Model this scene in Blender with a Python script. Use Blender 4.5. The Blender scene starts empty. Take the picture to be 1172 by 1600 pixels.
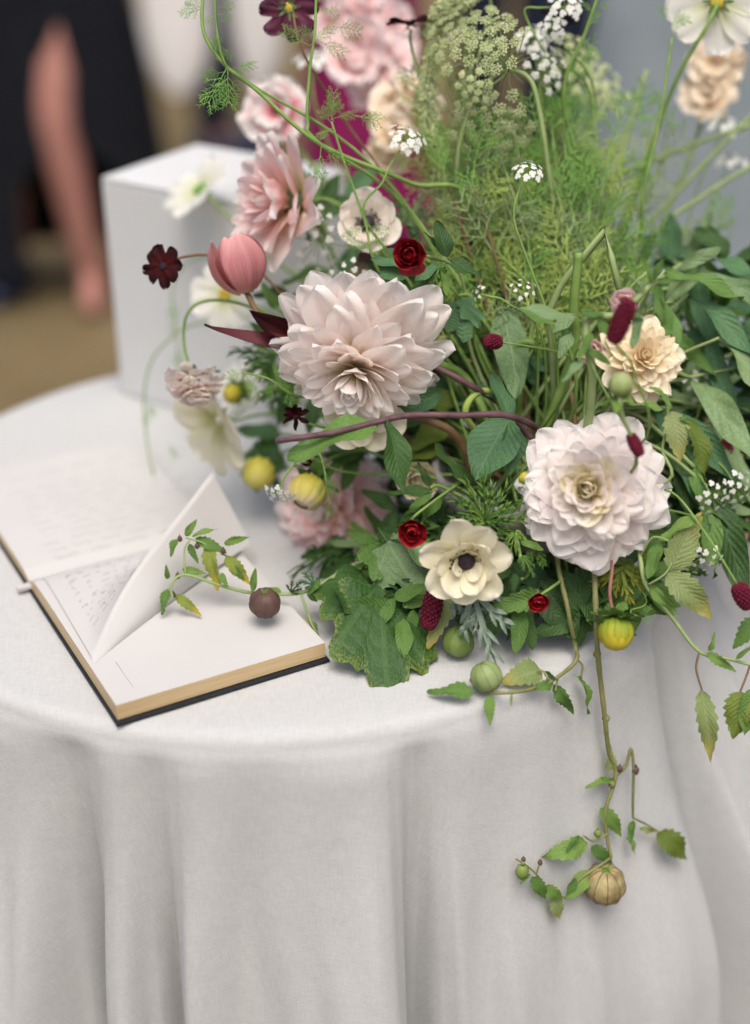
import bpy, math, random
from mathutils import Vector, Matrix, Quaternion, noise
random.seed(11)
rnd = random.Random(5)
SC = bpy.context.scene
COL = SC.collection
PI = math.pi
R_ = math.radians

# ------------------------------------------------------------------ camera
FPX, CX, CY = 2286.0, 586.0, 800.0          # focal length in photo pixels (80 mm on a 41x56 mm frame)
PITCH, ROLL = R_(28.2), R_(0.4)
TZ = 0.75                                    # table top height
CAM = Vector((0, 0, TZ + 0.68))
FW = Vector((0, math.cos(PITCH), -math.sin(PITCH)))
_r0 = Vector((1, 0, 0)); _u0 = _r0.cross(FW)
RT = math.cos(ROLL) * _r0 - math.sin(ROLL) * _u0
UP = math.sin(ROLL) * _r0 + math.cos(ROLL) * _u0
cam = bpy.data.cameras.new('camera'); cam_o = bpy.data.objects.new('camera', cam); COL.objects.link(cam_o)
cam_o.matrix_world = Matrix(((RT.x, UP.x, -FW.x, CAM.x), (RT.y, UP.y, -FW.y, CAM.y), (RT.z, UP.z, -FW.z, CAM.z), (0, 0, 0, 1)))
cam.sensor_fit = 'VERTICAL'; cam.sensor_height = 56; cam.sensor_width = 41; cam.lens = 80.0
cam.clip_start = 0.05; cam.clip_end = 1500
cam.dof.use_dof = True; cam.dof.focus_distance = 1.20; cam.dof.aperture_fstop = 2.2; cam.dof.aperture_blades = 0
SC.camera = cam_o
# ------------------------------------------------------------------ light
W = bpy.data.worlds.new('World'); SC.world = W; W.use_nodes = True
wn = W.node_tree.nodes; bg = wn['Background']
sky = wn.new('ShaderNodeTexSky'); sky.sky_type = 'NISHITA'; sky.sun_disc = False
SUN_EL, SUN_AZ = 67.0, 176.0                  # degrees; azimuth from +Y towards +X
sky.sun_elevation = R_(SUN_EL); sky.sun_rotation = R_(SUN_AZ)
sky.air_density = 0.7; sky.dust_density = 6.0; sky.ozone_density = 0.6
W.node_tree.links.new(sky.outputs[0], bg.inputs[0]); bg.inputs[1].default_value = 0.12
sun = bpy.data.lights.new('sun', 'SUN'); sun.energy = 1.2; sun.angle = R_(36); sun.color = (1.0, 0.975, 0.925)
sun_o = bpy.data.objects.new('sun', sun); COL.objects.link(sun_o)
_sd = Vector((math.sin(R_(SUN_AZ)) * math.cos(R_(SUN_EL)), math.cos(R_(SUN_AZ)) * math.cos(R_(SUN_EL)), math.sin(R_(SUN_EL))))
sun_o.rotation_euler = _sd.to_track_quat('Z', 'Y').to_euler()
SC.view_settings.view_transform = 'Standard'; SC.view_settings.look = 'None'
SC.view_settings.gamma = 1; SC.view_settings.use_curve_mapping = False
SC.view_settings.exposure = 0.55
SC.cycles.max_bounces = 8; SC.cycles.transparent_max_bounces = 8
try:
    SC.cycles.use_denoising = True
except Exception: pass

# ------------------------------------------------------------------ points
def ray(px, py): return FW + ((px - CX) / FPX) * RT + ((CY - py) / FPX) * UP
def at(px, py, d): return CAM + ray(px, py) * d              # d = depth along the view axis
def T(px, py, z=TZ):                                          # where a sight line meets a level plane
    r = ray(px, py); return CAM + r * ((z - CAM.z) / r.z)
def cv(x, y, z): return (RT * x + UP * y - FW * z).normalized()   # direction: right, up, towards the viewer
def lerp(a, b, t): return a + (b - a) * t
def sm(a, b, x):
    t = min(1, max(0, (x - a) / (b - a))); return t * t * (3 - 2 * t)

# ------------------------------------------------------------------ materials
def nd(nt, typ, **kw):
    n = nt.nodes.new(typ)
    for k, v in kw.items(): setattr(n, k, v)
    return n
def ramp(nt, stops, fac):
    n = nt.nodes.new('ShaderNodeValToRGB'); e = n.color_ramp.elements
    e[0].position, e[0].color = stops[0][0], (*stops[0][1], 1)
    e[1].position, e[1].color = stops[-1][0], (*stops[-1][1], 1)
    for p, c in stops[1:-1]:
        k = e.new(p); k.color = (*c, 1)
    nt.links.new(fac, n.inputs[0]); return n.outputs[0]
def mth(nt, op, a, b=None, c=None):
    n = nt.nodes.new('ShaderNodeMath'); n.operation = op
    for i, v in enumerate((a, b, c)):
        if v is None: continue
        if isinstance(v, (int, float)): n.inputs[i].default_value = v
        else: nt.links.new(v, n.inputs[i])
    return n.outputs[0]
def mixc(nt, fac, a, b, mode='MIX'):
    n = nt.nodes.new('ShaderNodeMix'); n.data_type = 'RGBA'; n.blend_type = mode
    for s, v in ((0, fac), (6, a), (7, b)):
        if isinstance(v, (int, float)): n.inputs[s].default_value = v
        elif isinstance(v, tuple): n.inputs[s].default_value = (*v, 1)
        else: nt.links.new(v, n.inputs[s])
    return n.outputs[2]
def newmat(name):
    m = bpy.data.materials.new(name); m.use_nodes = True
    nt = m.node_tree; return m, nt, nt.nodes['Principled BSDF'], nt.nodes['Material Output']
def objnoise(nt, scale, detail=3, stretch=(1, 1, 1)):
    tc = nd(nt, 'ShaderNodeTexCoord'); oi = nd(nt, 'ShaderNodeObjectInfo')
    mp = nd(nt, 'ShaderNodeMapping'); mp.inputs['Scale'].default_value = stretch
    nt.links.new(tc.outputs['Object'], mp.inputs[0])
    ad = nd(nt, 'ShaderNodeVectorMath', operation='ADD'); nt.links.new(mp.outputs[0], ad.inputs[0])
    sc = nd(nt, 'ShaderNodeVectorMath', operation='SCALE'); sc.inputs[0].default_value = (13.1, 7.7, 9.3)
    nt.links.new(oi.outputs['Random'], sc.inputs['Scale']); nt.links.new(sc.outputs[0], ad.inputs[1])
    n = nd(nt, 'ShaderNodeTexNoise'); n.inputs['Scale'].default_value = scale; n.inputs['Detail'].default_value = detail
    nt.links.new(ad.outputs[0], n.inputs['Vector']); return n.outputs['Fac'], oi.outputs['Random']
def translucent(nt, bsdf, out, col, amount):
    tr = nd(nt, 'ShaderNodeBsdfTranslucent'); nt.links.new(col, tr.inputs[0])
    mx = nd(nt, 'ShaderNodeMixShader'); mx.inputs[0].default_value = amount
    nt.links.new(bsdf.outputs[0], mx.inputs[1]); nt.links.new(tr.outputs[0], mx.inputs[2])
    nt.links.new(mx.outputs[0], out.inputs[0])
def petal_mat(name, stops, trans=0.3, rough=0.55, vein=0.12, spec=0.25, veincol=None):
    m, nt, b, out = newmat(name)
    uv = nd(nt, 'ShaderNodeUVMap'); sp = nd(nt, 'ShaderNodeSeparateXYZ'); nt.links.new(uv.outputs[0], sp.inputs[0])
    nz, rn = objnoise(nt, 90, 2)
    v = mth(nt, 'ADD', sp.outputs[1], mth(nt, 'MULTIPLY', mth(nt, 'SUBTRACT', rn, 0.5), 0.22))
    c = ramp(nt, stops, v)
    # fine lengthwise streaks
    mp = nd(nt, 'ShaderNodeMapping'); mp.inputs['Scale'].default_value = (34, 2.0, 1); nt.links.new(uv.outputs[0], mp.inputs[0])
    ns = nd(nt, 'ShaderNodeTexNoise'); ns.inputs['Scale'].default_value = 1.0; ns.inputs['Detail'].default_value = 3
    nt.links.new(mp.outputs[0], ns.inputs['Vector'])
    st = mth(nt, 'MULTIPLY', mth(nt, 'GREATER_THAN', ns.outputs['Fac'], 0.0), mth(nt, 'MULTIPLY', mth(nt, 'SUBTRACT', ns.outputs['Fac'], 0.35), vein * 2))
    vc = veincol or tuple(x * 0.72 for x in stops[-1][1])
    c = mixc(nt, st, c, vc)
    hs = nd(nt, 'ShaderNodeHueSaturation'); nt.links.new(c, hs.inputs['Color'])
    nt.links.new(mth(nt, 'ADD', 0.9, mth(nt, 'MULTIPLY', nz, 0.2)), hs.inputs['Value'])
    c = hs.outputs[0]
    nt.links.new(c, b.inputs['Base Color']); b.inputs['Roughness'].default_value = rough
    b.inputs['Specular IOR Level'].default_value = spec
    bp = nd(nt, 'ShaderNodeBump'); bp.inputs['Strength'].default_value = 0.25; bp.inputs['Distance'].default_value = 0.0008
    nt.links.new(ns.outputs['Fac'], bp.inputs['Height']); nt.links.new(bp.outputs[0], b.inputs['Normal'])
    translucent(nt, b, out, c, trans); return m
def leaf_mat(name, dark, light, vein=(.2, .3, .1), trans=0.2, rough=0.5, veins=10, tip=None, spots=0.0, vs=0.3, spec=0.3, tipr=(.55, .95)):
    m, nt, b, out = newmat(name)
    uv = nd(nt, 'ShaderNodeUVMap'); sp = nd(nt, 'ShaderNodeSeparateXYZ'); nt.links.new(uv.outputs[0], sp.inputs[0])
    nz, rn = objnoise(nt, 55, 4)
    c = ramp(nt, [(0.3, dark), (0.72, light)], mth(nt, 'ADD', nz, mth(nt, 'MULTIPLY', mth(nt, 'SUBTRACT', rn, 0.5), 0.28)))
    if tip:
        t = mth(nt, 'ADD', sp.outputs[1], mth(nt, 'MULTIPLY', mth(nt, 'SUBTRACT', nz, 0.5), 0.9))
        c = mixc(nt, ramp(nt, [(0.0, (0, 0, 0)), (1.0, (1, 1, 1))], mth(nt, 'DIVIDE', mth(nt, 'SUBTRACT', t, tipr[0]), tipr[1] - tipr[0])), c, tip)
    if spots:
        n2, _ = objnoise(nt, 210, 2)
        c = mixc(nt, mth(nt, 'MULTIPLY', ramp(nt, [(0.62, (0, 0, 0)), (0.72, (1, 1, 1))], n2), spots), c, (.42, .36, .10))
    du = mth(nt, 'ABSOLUTE', mth(nt, 'SUBTRACT', sp.outputs[0], 0.5))
    mid = mth(nt, 'LESS_THAN', du, 0.022)
    ph = mth(nt, 'SUBTRACT', mth(nt, 'MULTIPLY', sp.outputs[1], float(veins)), mth(nt, 'MULTIPLY', du, veins * 0.55))
    fr = mth(nt, 'ABSOLUTE', mth(nt, 'SUBTRACT', mth(nt, 'FRACT', ph), 0.5))
    side = mth(nt, 'LESS_THAN', fr, 0.06)
    vv = mth(nt, 'MAXIMUM', mid, mth(nt, 'MULTIPLY', side, 0.55))
    c = mixc(nt, mth(nt, 'MULTIPLY', vv, vs), c, vein)
    nt.links.new(c, b.inputs['Base Color'])
    b.inputs['Roughness'].default_value = rough; b.inputs['Specular IOR Level'].default_value = spec
    bp = nd(nt, 'ShaderNodeBump'); bp.inputs['Strength'].default_value = 0.5; bp.inputs['Distance'].default_value = 0.0012
    hgt = mth(nt, 'ADD', mth(nt, 'MULTIPLY', fr, 1.6), mth(nt, 'MULTIPLY', nz, 0.8))
    nt.links.new(hgt, bp.inputs['Height']); nt.links.new(bp.outputs[0], b.inputs['Normal'])
    translucent(nt, b, out, c, trans); return m
def plain(name, a, b2=None, rough=0.6, scale=60, spec=0.3, trans=0.0, bump=0.0, stretch=(1, 1, 1), bscale=None):
    m, nt, b, out = newmat(name)
    nz, rn = objnoise(nt, scale, 4, stretch)
    c = ramp(nt, [(0.32, a), (0.7, b2 or a)], nz)
    nt.links.new(c, b.inputs['Base Color']); b.inputs['Roughness'].default_value = rough
    b.inputs['Specular IOR Level'].default_value = spec
    if bump:
        bp = nd(nt, 'ShaderNodeBump'); bp.inputs['Strength'].default_value = bump; bp.inputs['Distance'].default_value = 0.002
        h = nz
        if bscale: h, _ = objnoise(nt, bscale, 3, stretch)
        nt.links.new(h, bp.inputs['Height']); nt.links.new(bp.outputs[0], b.inputs['Normal'])
    if trans: translucent(nt, b, out, c, trans)
    return m
M = {}
M['blush'] = petal_mat('blush_petal', [(0.0, (.70, .56, .20)), (0.14, (.80, .68, .46)), (0.36, (.96, .86, .80)), (0.66, (.97, .905, .865)), (1.0, (.975, .95, .92))], .5, vein=.16, veincol=(.90, .76, .72), spec=.1, rough=.7)
M['blush2'] = petal_mat('pale_blush_petal', [(0.0, (.68, .60, .18)), (0.18, (.80, .72, .42)), (0.4, (.965, .89, .84)), (0.7, (.965, .925, .90)), (1.0, (.97, .955, .935))], .5, vein=.24, veincol=(.88, .74, .71), spec=.1, rough=.7)
M['creamin'] = petal_mat('cream_inner_petal', [(0.0, (.58, .52, .10)), (0.3, (.76, .68, .34)), (0.7, (.89, .83, .62)), (1.0, (.92, .87, .78))], .4, spec=.1, rough=.7)
M['pink'] = petal_mat('pink_petal', [(0.0, (.66, .56, .16)), (0.2, (.965, .76, .62)), (0.5, (.975, .72, .70)), (0.8, (.975, .86, .83)), (1.0, (.975, .93, .905))], .52, spec=.1)
M['peach'] = petal_mat('peach_petal', [(0.0, (.84, .62, .36)), (0.4, (.92, .78, .52)), (1.0, (.94, .87, .70))], .3)
M['apricot'] = petal_mat('apricot_petal', [(0.0, (.82, .58, .32)), (0.5, (.91, .78, .60)), (1.0, (.93, .86, .74))], .35)
M['sweet'] = petal_mat('white_pink_petal', [(0.0, (.42, .05, .08)), (0.25, (.72, .22, .27)), (0.5, (.82, .62, .60)), (0.72, (.82, .77, .73)), (1, (.83, .80, .76))], .35)
M['stock'] = petal_mat('soft_pink_petal', [(0.0, (.75, .32, .30)), (0.3, (.86, .60, .58)), (1, (.93, .86, .85))], .35)
M['scab'] = petal_mat('scabiosa_petal', [(0.0, (.86, .66, .60)), (0.4, (.93, .79, .75)), (1, (.95, .89, .87))], .5, spec=.1)
M['tulip'] = petal_mat('dusky_pink_tulip', [(0.0, (.58, .38, .20)), (0.12, (.50, .17, .17)), (0.5, (.54, .19, .20)), (0.85, (.68, .34, .33)), (1, (.80, .54, .49))], .22, vein=.55, veincol=(.74, .45, .42))
M['cream'] = petal_mat('cream_petal', [(0.0, (.56, .54, .22)), (0.25, (.84, .79, .56)), (1.0, (.90, .86, .72))], .35, vein=.14, veincol=(.6, .52, .32))
M['creamblush'] = petal_mat('cream_blush_petal', [(0.0, (.66, .58, .40)), (0.3, (.90, .82, .70)), (1.0, (.93, .87, .79))], .38)
M['white'] = petal_mat('white_petal', [(0.0, (.72, .76, .46)), (0.3, (.88, .88, .78)), (1.0, (.92, .915, .87))], .45, vein=.12, spec=.1)
M['red'] = petal_mat('crimson_petal', [(0.0, (.08, .003, .006)), (0.5, (.28, .010, .016)), (1.0, (.42, .020, .026))], .12, rough=.35, vein=.1, spec=.4)
M['darkred'] = petal_mat('wine_petal', [(0.0, (.08, .006, .012)), (1.0, (.19, .012, .028))], .12, rough=.4)
M['choc'] = petal_mat('chocolate_petal', [(0.0, (.05, .003, .004)), (0.5, (.020, .0018, .003)), (1.0, (.012, .0015, .003))], .06, rough=.75, vein=.1, spec=.15)
M['plum'] = petal_mat('plum_petal', [(0.0, (.16, .03, .07)), (1.0, (.065, .014, .034))], .15, rough=.5, vein=.4, veincol=(.03, .006, .015))
M['maroon'] = petal_mat('maroon_petal', [(0.0, (.15, .03, .035)), (0.6, (.11, .018, .025)), (1.0, (.025, .008, .012))], .15, rough=.4, vein=.5, veincol=(.02, .006, .01), spec=.4)
M['yellowbud'] = petal_mat('yellow_petal', [(0.0, (.16, .30, .03)), (0.35, (.40, .44, .04)), (0.6, (.70, .60, .05)), (1.0, (.74, .62, .10))], .25, vein=.4, veincol=(.40, .38, .04))
M['yellowpale'] = petal_mat('bright_yellow_petal', [(0.0, (.50, .56, .06)), (0.45, (.80, .74, .12)), (1.0, (.88, .80, .26))], .35, vein=.2)
M['palebud'] = petal_mat('pale_yellow_petal', [(0.0, (.62, .56, .05)), (0.5, (.74, .64, .16)), (1.0, (.82, .70, .58))], .25)
M['podgreen'] = petal_mat('pale_green_pod', [(0,(.22,.30,.09)),(1,(.40,.46,.20))], .15)
M['darkeye'] = plain('dark_eye', (.012, .008, .014), (.05, .03, .045), .5, 900)
M['pollen'] = plain('yellow_pollen', (.45, .33, .03), (.62, .48, .08), .8, 400)
M['burnet'] = plain('burgundy_burr', (.075, .006, .016), (.17, .015, .036), .7, 600, .15)
M['stem'] = plain('green_stem', (.14, .25, .055), (.23, .35, .09), .5, 70)
M['stemlight'] = plain('pale_green_stem', (.22, .31, .11), (.30, .38, .16), .5, 70)
M['stemdark'] = plain('purple_stem', (.075, .035, .045), (.15, .08, .085), .55, 90, bump=.5)
M['stembrown'] = plain('brown_stem', (.13, .075, .035), (.22, .14, .07), .6, 60)
M['stempink'] = plain('pink_stem', (.22, .09, .07), (.30, .16, .10), .5, 60)
M['stemvine'] = plain('olive_vine_stem', (.14, .16, .05), (.26, .25, .10), .5, 50)
M['frond'] = plain('feathery_green', (.15, .34, .06), (.28, .50, .12), .6, 40, trans=.15)
M['frondpale'] = plain('feathery_pale_green', (.32, .46, .09), (.46, .58, .17), .6, 30, trans=.15)
M['frondgrey'] = plain('feathery_grey_green', (.20, .29, .12), (.32, .41, .19), .6, 30, trans=.15)
M['lace'] = plain('greenish_white_floret', (.46, .55, .22), (.72, .76, .46), .7, 160, trans=.2)
M['lacewhite'] = plain('white_floret', (.72, .74, .66), (.82, .82, .77), .6, 100, trans=.2)
M['bracts'] = leaf_mat('grey_green_bract', (.10, .17, .07), (.20, .27, .13), (.25, .33, .18))
M['leafdark'] = leaf_mat('dark_green_leaf', (.026, .070, .018), (.062, .135, .030), (.14, .22, .08), .18)
M['leaf'] = leaf_mat('mid_green_leaf', (.07, .16, .03), (.14, .26, .055), (.18, .28, .10), .22)
M['leafbright'] = leaf_mat('fresh_green_leaf', (.13, .25, .045), (.23, .37, .085), (.32, .45, .17), .3, spots=.3)
M['leafpale'] = leaf_mat('pale_green_leaf', (.22, .30, .10), (.34, .41, .17), (.42, .48, .26), .35, tip=(.46, .40, .10), spots=.35)
M['leafyellow'] = leaf_mat('yellowing_leaf', (.16, .24, .04), (.30, .34, .06), (.4, .44, .15), .3, tip=(.62, .44, .03), spots=.3)
M['leafgrey'] = leaf_mat('grey_green_leaf', (.11, .20, .08), (.22, .32, .14), (.30, .40, .21), .15, veins=5, vs=.3)
M['leafteal'] = leaf_mat('blue_green_leaf', (.045, .12, .048), (.10, .21, .085), (.16, .28, .13), .12)
M['leafolive'] = leaf_mat('olive_leaf', (.10, .16, .02), (.17, .23, .04), (.22, .28, .08), .25, spots=.6)
M['leafsilver'] = leaf_mat('silver_leaf', (.22, .30, .22), (.34, .42, .33), (.45, .52, .45), .1, rough=.8)
M['leafedge'] = leaf_mat('green_leaf_with_yellow_edge', (.022, .078, .014), (.055, .132, .025), (.10, .19, .055), .2, tip=(.28, .31, .05), veins=7, vs=.3, spots=.25, tipr=(.85, 1.3))
M['fruitgreen'] = plain('green_husk', (.13, .21, .045), (.24, .32, .09), .45, 60, trans=.1)
M['fruitpale'] = plain('pale_green_husk', (.24, .32, .12), (.36, .42, .20), .5, 60, trans=.1)
M['fruitpurple'] = plain('purple_husk', (.075, .045, .035), (.13, .075, .06), .5, 60)
M['fruittan'] = plain('tan_husk', (.22, .17, .07), (.44, .37, .18), .55, 110, trans=.1, bump=.4)
M['husk_vein'] = plain('husk_vein', (.13, .06, .04), (.2, .11, .06), .6, 80)

# ------------------------------------------------------------------ mesh helpers
class MB:
    def __init__(s): s.v = []; s.f = []; s.uv = []; s.mi = []
    def add(s, v, f, uv=None, mi=0):
        o = len(s.v); s.v += [tuple(p) for p in v]
        for q in f: s.f.append(tuple(i + o for i in q)); s.mi.append(mi)
        s.uv += uv if uv else [(0.5, 0.5)] * len(v)
    def grid(s, fn, nu, nv, closed=False, mi=0):
        vs, uvs, fs = [], [], []
        for j in range(nv + 1):
            for i in range(nu + (0 if closed else 1)):
                u, v = i / nu, j / nv
                vs.append(fn(u, v)); uvs.append((u, v))
        n = nu if closed else nu + 1
        for j in range(nv):
            for i in range(nu):
                a = j * n + i; b = j * n + (i + 1) % n
                fs.append((a, b, b + n, a + n))
        s.add(vs, fs, uvs, mi)
    def tube(s, pts, r0, r1=None, k=6, mi=0, cap=True, wob=0):
        r1 = r0 if r1 is None else r1
        n = len(pts); pts = [Vector(p) for p in pts]
        t = (pts[1] - pts[0]).normalized()
        a = t.orthogonal().normalized(); vs = []; uvs = []
        for i, p in enumerate(pts):
            tt = (pts[min(i + 1, n - 1)] - pts[max(i - 1, 0)])
            tt = tt.normalized() if tt.length > 1e-9 else t
            a = (a - tt * a.dot(tt)); a = a.normalized() if a.length > 1e-6 else tt.orthogonal().normalized()
            b = tt.cross(a); r = lerp(r0, r1, i / (n - 1))
            if wob: r *= 1 + wob * math.sin(i * 2.1) * math.sin(i * .73 + 1)
            for j in range(k):
                an = 2 * PI * j / k
                vs.append(p + (a * math.cos(an) + b * math.sin(an)) * r); uvs.append((j / k, i / (n - 1)))
        fs = [(i * k + j, i * k + (j + 1) % k, (i + 1) * k + (j + 1) % k, (i + 1) * k + j) for i in range(n - 1) for j in range(k)]
        if cap: fs += [tuple(range(k))[::-1], tuple((n - 1) * k + j for j in range(k))]
        s.add(vs, fs, uvs, mi)
    def ball(s, c, r, nu=8, nv=5, sq=(1, 1, 1), mi=0):
        c = Vector(c)
        s.grid(lambda u, v: c + Vector((math.cos(2 * PI * u) * math.sin(PI * v) * r * sq[0], math.sin(2 * PI * u) * math.sin(PI * v) * r * sq[1], -math.cos(PI * v) * r * sq[2])), nu, nv, True, mi)
    def box(s, lo, hi, mi=0, frame=None):
        vs = [Vector((x, y, z)) for z in (lo[2], hi[2]) for y in (lo[1], hi[1]) for x in (lo[0], hi[0])]
        if frame: vs = [frame @ v for v in vs]
        s.add(vs, [(0, 2, 3, 1), (4, 5, 7, 6), (0, 1, 5, 4), (2, 6, 7, 3), (0, 4, 6, 2), (1, 3, 7, 5)], None, mi)
    def mesh(s, name, mats, smooth=True):
        me = bpy.data.meshes.new(name); me.from_pydata(s.v, [], s.f)
        ul = me.uv_layers.new(name='UVMap')
        idx = [0] * len(me.loops); me.loops.foreach_get('vertex_index', idx)
        flat = [c for i in idx for c in s.uv[i]]; ul.data.foreach_set('uv', flat)
        for m in (mats if isinstance(mats, (list, tuple)) else [mats]): me.materials.append(m)
        me.polygons.foreach_set('material_index', s.mi)
        me.polygons.foreach_set('use_smooth', [smooth] * len(s.f)); me.update(); return me
def spline(P, n=6):
    P = [Vector(p) for p in P]; out = []
    if len(P) == 2: P = [P[0], (P[0] + P[1]) / 2, P[1]]
    for i in range(len(P) - 1):
        a, b, c, d = P[max(i - 1, 0)], P[i], P[i + 1], P[min(i + 2, len(P) - 1)]
        for k in range(n):
            t = k / n
            out.append(.5 * ((2 * b) + (c - a) * t + (2 * a - 5 * b + 4 * c - d) * t * t + (3 * b - a - 3 * c + d) * t ** 3))
    out.append(P[-1]); return out
WM = {}
def link(o, world, parent=None):
    COL.objects.link(o); WM[o.name] = world
    if parent is not None:
        o.parent = parent; o.matrix_basis = WM[parent.name].inverted() @ world
    else: o.matrix_basis = world
    return o
def thing(name, label, cat, base, group=None, kind=None, mesh=None, world=None):
    o = bpy.data.objects.new(name, mesh)
    if kind == 'structure': o['kind'] = kind
    else:
        o['label'] = label; o['category'] = cat
        if kind: o['kind'] = kind
    if group: o['group'] = group
    return link(o, world or Matrix.Translation(base))
I4 = Matrix.Identity(4)
def part(name, me, parent, world=None, label=None, kind=None):
    o = bpy.data.objects.new(name, me)
    if label: o['label'] = label
    if kind: o['kind'] = kind
    return link(o, world if world is not None else I4, parent)
def wpart(name, mb, mats, parent, **kw):                      # mesh given in world coordinates
    c = WM[parent.name].to_translation(); mb.v = [(p[0] - c.x, p[1] - c.y, p[2] - c.z) for p in mb.v]
    return part(name, mb.mesh(name, mats), parent, Matrix.Translation(c), **kw)
def frame_z(axis, up=None):                                    # rotation taking +Z to axis, +Y roughly to up
    z = axis.normalized(); up = up or UP
    x = up.cross(z)
    if x.length < 1e-4: x = RT.cross(z)
    x.normalize(); y = z.cross(x)
    return Matrix(((x.x, y.x, z.x), (x.y, y.y, z.y), (x.z, y.z, z.z))).to_4x4()
def frame_y(ydir, nrm):                                        # +Y along ydir, +Z near nrm
    y = ydir.normalized(); x = y.cross(nrm)
    if x.length < 1e-4: x = y.orthogonal()
    x.normalize(); z = x.cross(y)
    return Matrix(((x.x, y.x, z.x), (x.y, y.y, z.y), (x.z, y.z, z.z))).to_4x4()

# ------------------------------------------------------------------ petals and leaves (unit length along +Y, face +Z)
def petal_fn(w, tip='round', cup=.3, b0=0, b1=0, ruffle=0, seed=0, notch=0, fold=0, twist=0, basew=.25):
    r = random.Random(seed); ph = [r.uniform(0, 6.28) for _ in range(4)]
    N = 24; ys = [0]; zs = [0]
    for i in range(N):
        a = R_(lerp(b0, b1, (i + .5) / N)); ys.append(ys[-1] + math.cos(a) / N); zs.append(zs[-1] + math.sin(a) / N)
    def wid(v):
        v = min(v, .9995)
        base = basew + (1 - basew) * math.sin(min(1, v / .62) * PI / 2) ** 1.1
        if tip == 'round': t = (1 - max(0, (v - .5) / .5) ** 2.6) ** .5
        elif tip == 'point': t = (1 - max(0, (v - .42) / .58) ** 2.1) ** .62
        elif tip == 'acute': t = (1 - v ** 1.7) ** .9
        else: t = (1 - max(0, (v - .6) / .4) ** 3.2) ** .42
        return base * t
    def fn(u, v):
        v = 1 - (1 - v) ** 1.55
        s = 2 * u - 1
        f = v * N; i = min(int(f), N - 1); k = f - i
        y = lerp(ys[i], ys[i + 1], k); z = lerp(zs[i], zs[i + 1], k)
        wv_ = wid(v); x = s * wv_ * w / 2
        if notch: y -= notch * sm(.75, 1, v) * (.5 + .5 * math.cos(s * 3 * PI)) * (1 - abs(s) * .5)
        dz = cup * w * .5 * s * s * wv_ ** 1.5 + fold * w * abs(s) * .5 * wv_
        dz -= .05 * w * math.cos(s * PI * 2) * wv_ * (cup > 0)
        dz += ruffle * v * v * (math.sin(s * 4.1 + ph[0]) * .6 + math.sin(v * 7 + s * 3 + ph[1]) * .5) * (.3 + abs(s))
        x += ruffle * .6 * v * math.sin(v * 6 + ph[2])
        z2 = z + dz
        a = R_(lerp(b0, b1, v)); y -= math.sin(a) * dz * .6
        if twist:
            c, sn = math.cos(twist * v), math.sin(twist * v); x, z2 = x * c - (z2 - z) * sn, z + x * sn + (z2 - z) * c
        return Vector((x, y, z2))
    return fn
PM = {}
def petal(mat, nu=6, nv=8, **kw):
    key = (mat, nu, nv) + tuple(sorted(kw.items()))
    if key not in PM:
        mb = MB(); mb.grid(petal_fn(**kw), nu, nv); PM[key] = mb.mesh('petal', M[mat])
    return PM[key]
def put_petal(me, root, F, phi, elev, r, h, ln, wid=1, name='petal', roll=0):
    Mx = F @ Matrix.Rotation(phi, 4, 'Z') @ Matrix.Translation((0, r, h)) @ Matrix.Rotation(elev, 4, 'X') @ Matrix.Rotation(roll, 4, 'Y') @ Matrix.Diagonal((ln * wid, ln, ln, 1))
    return part(name, me, root, Mx)
LM = {}
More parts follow.
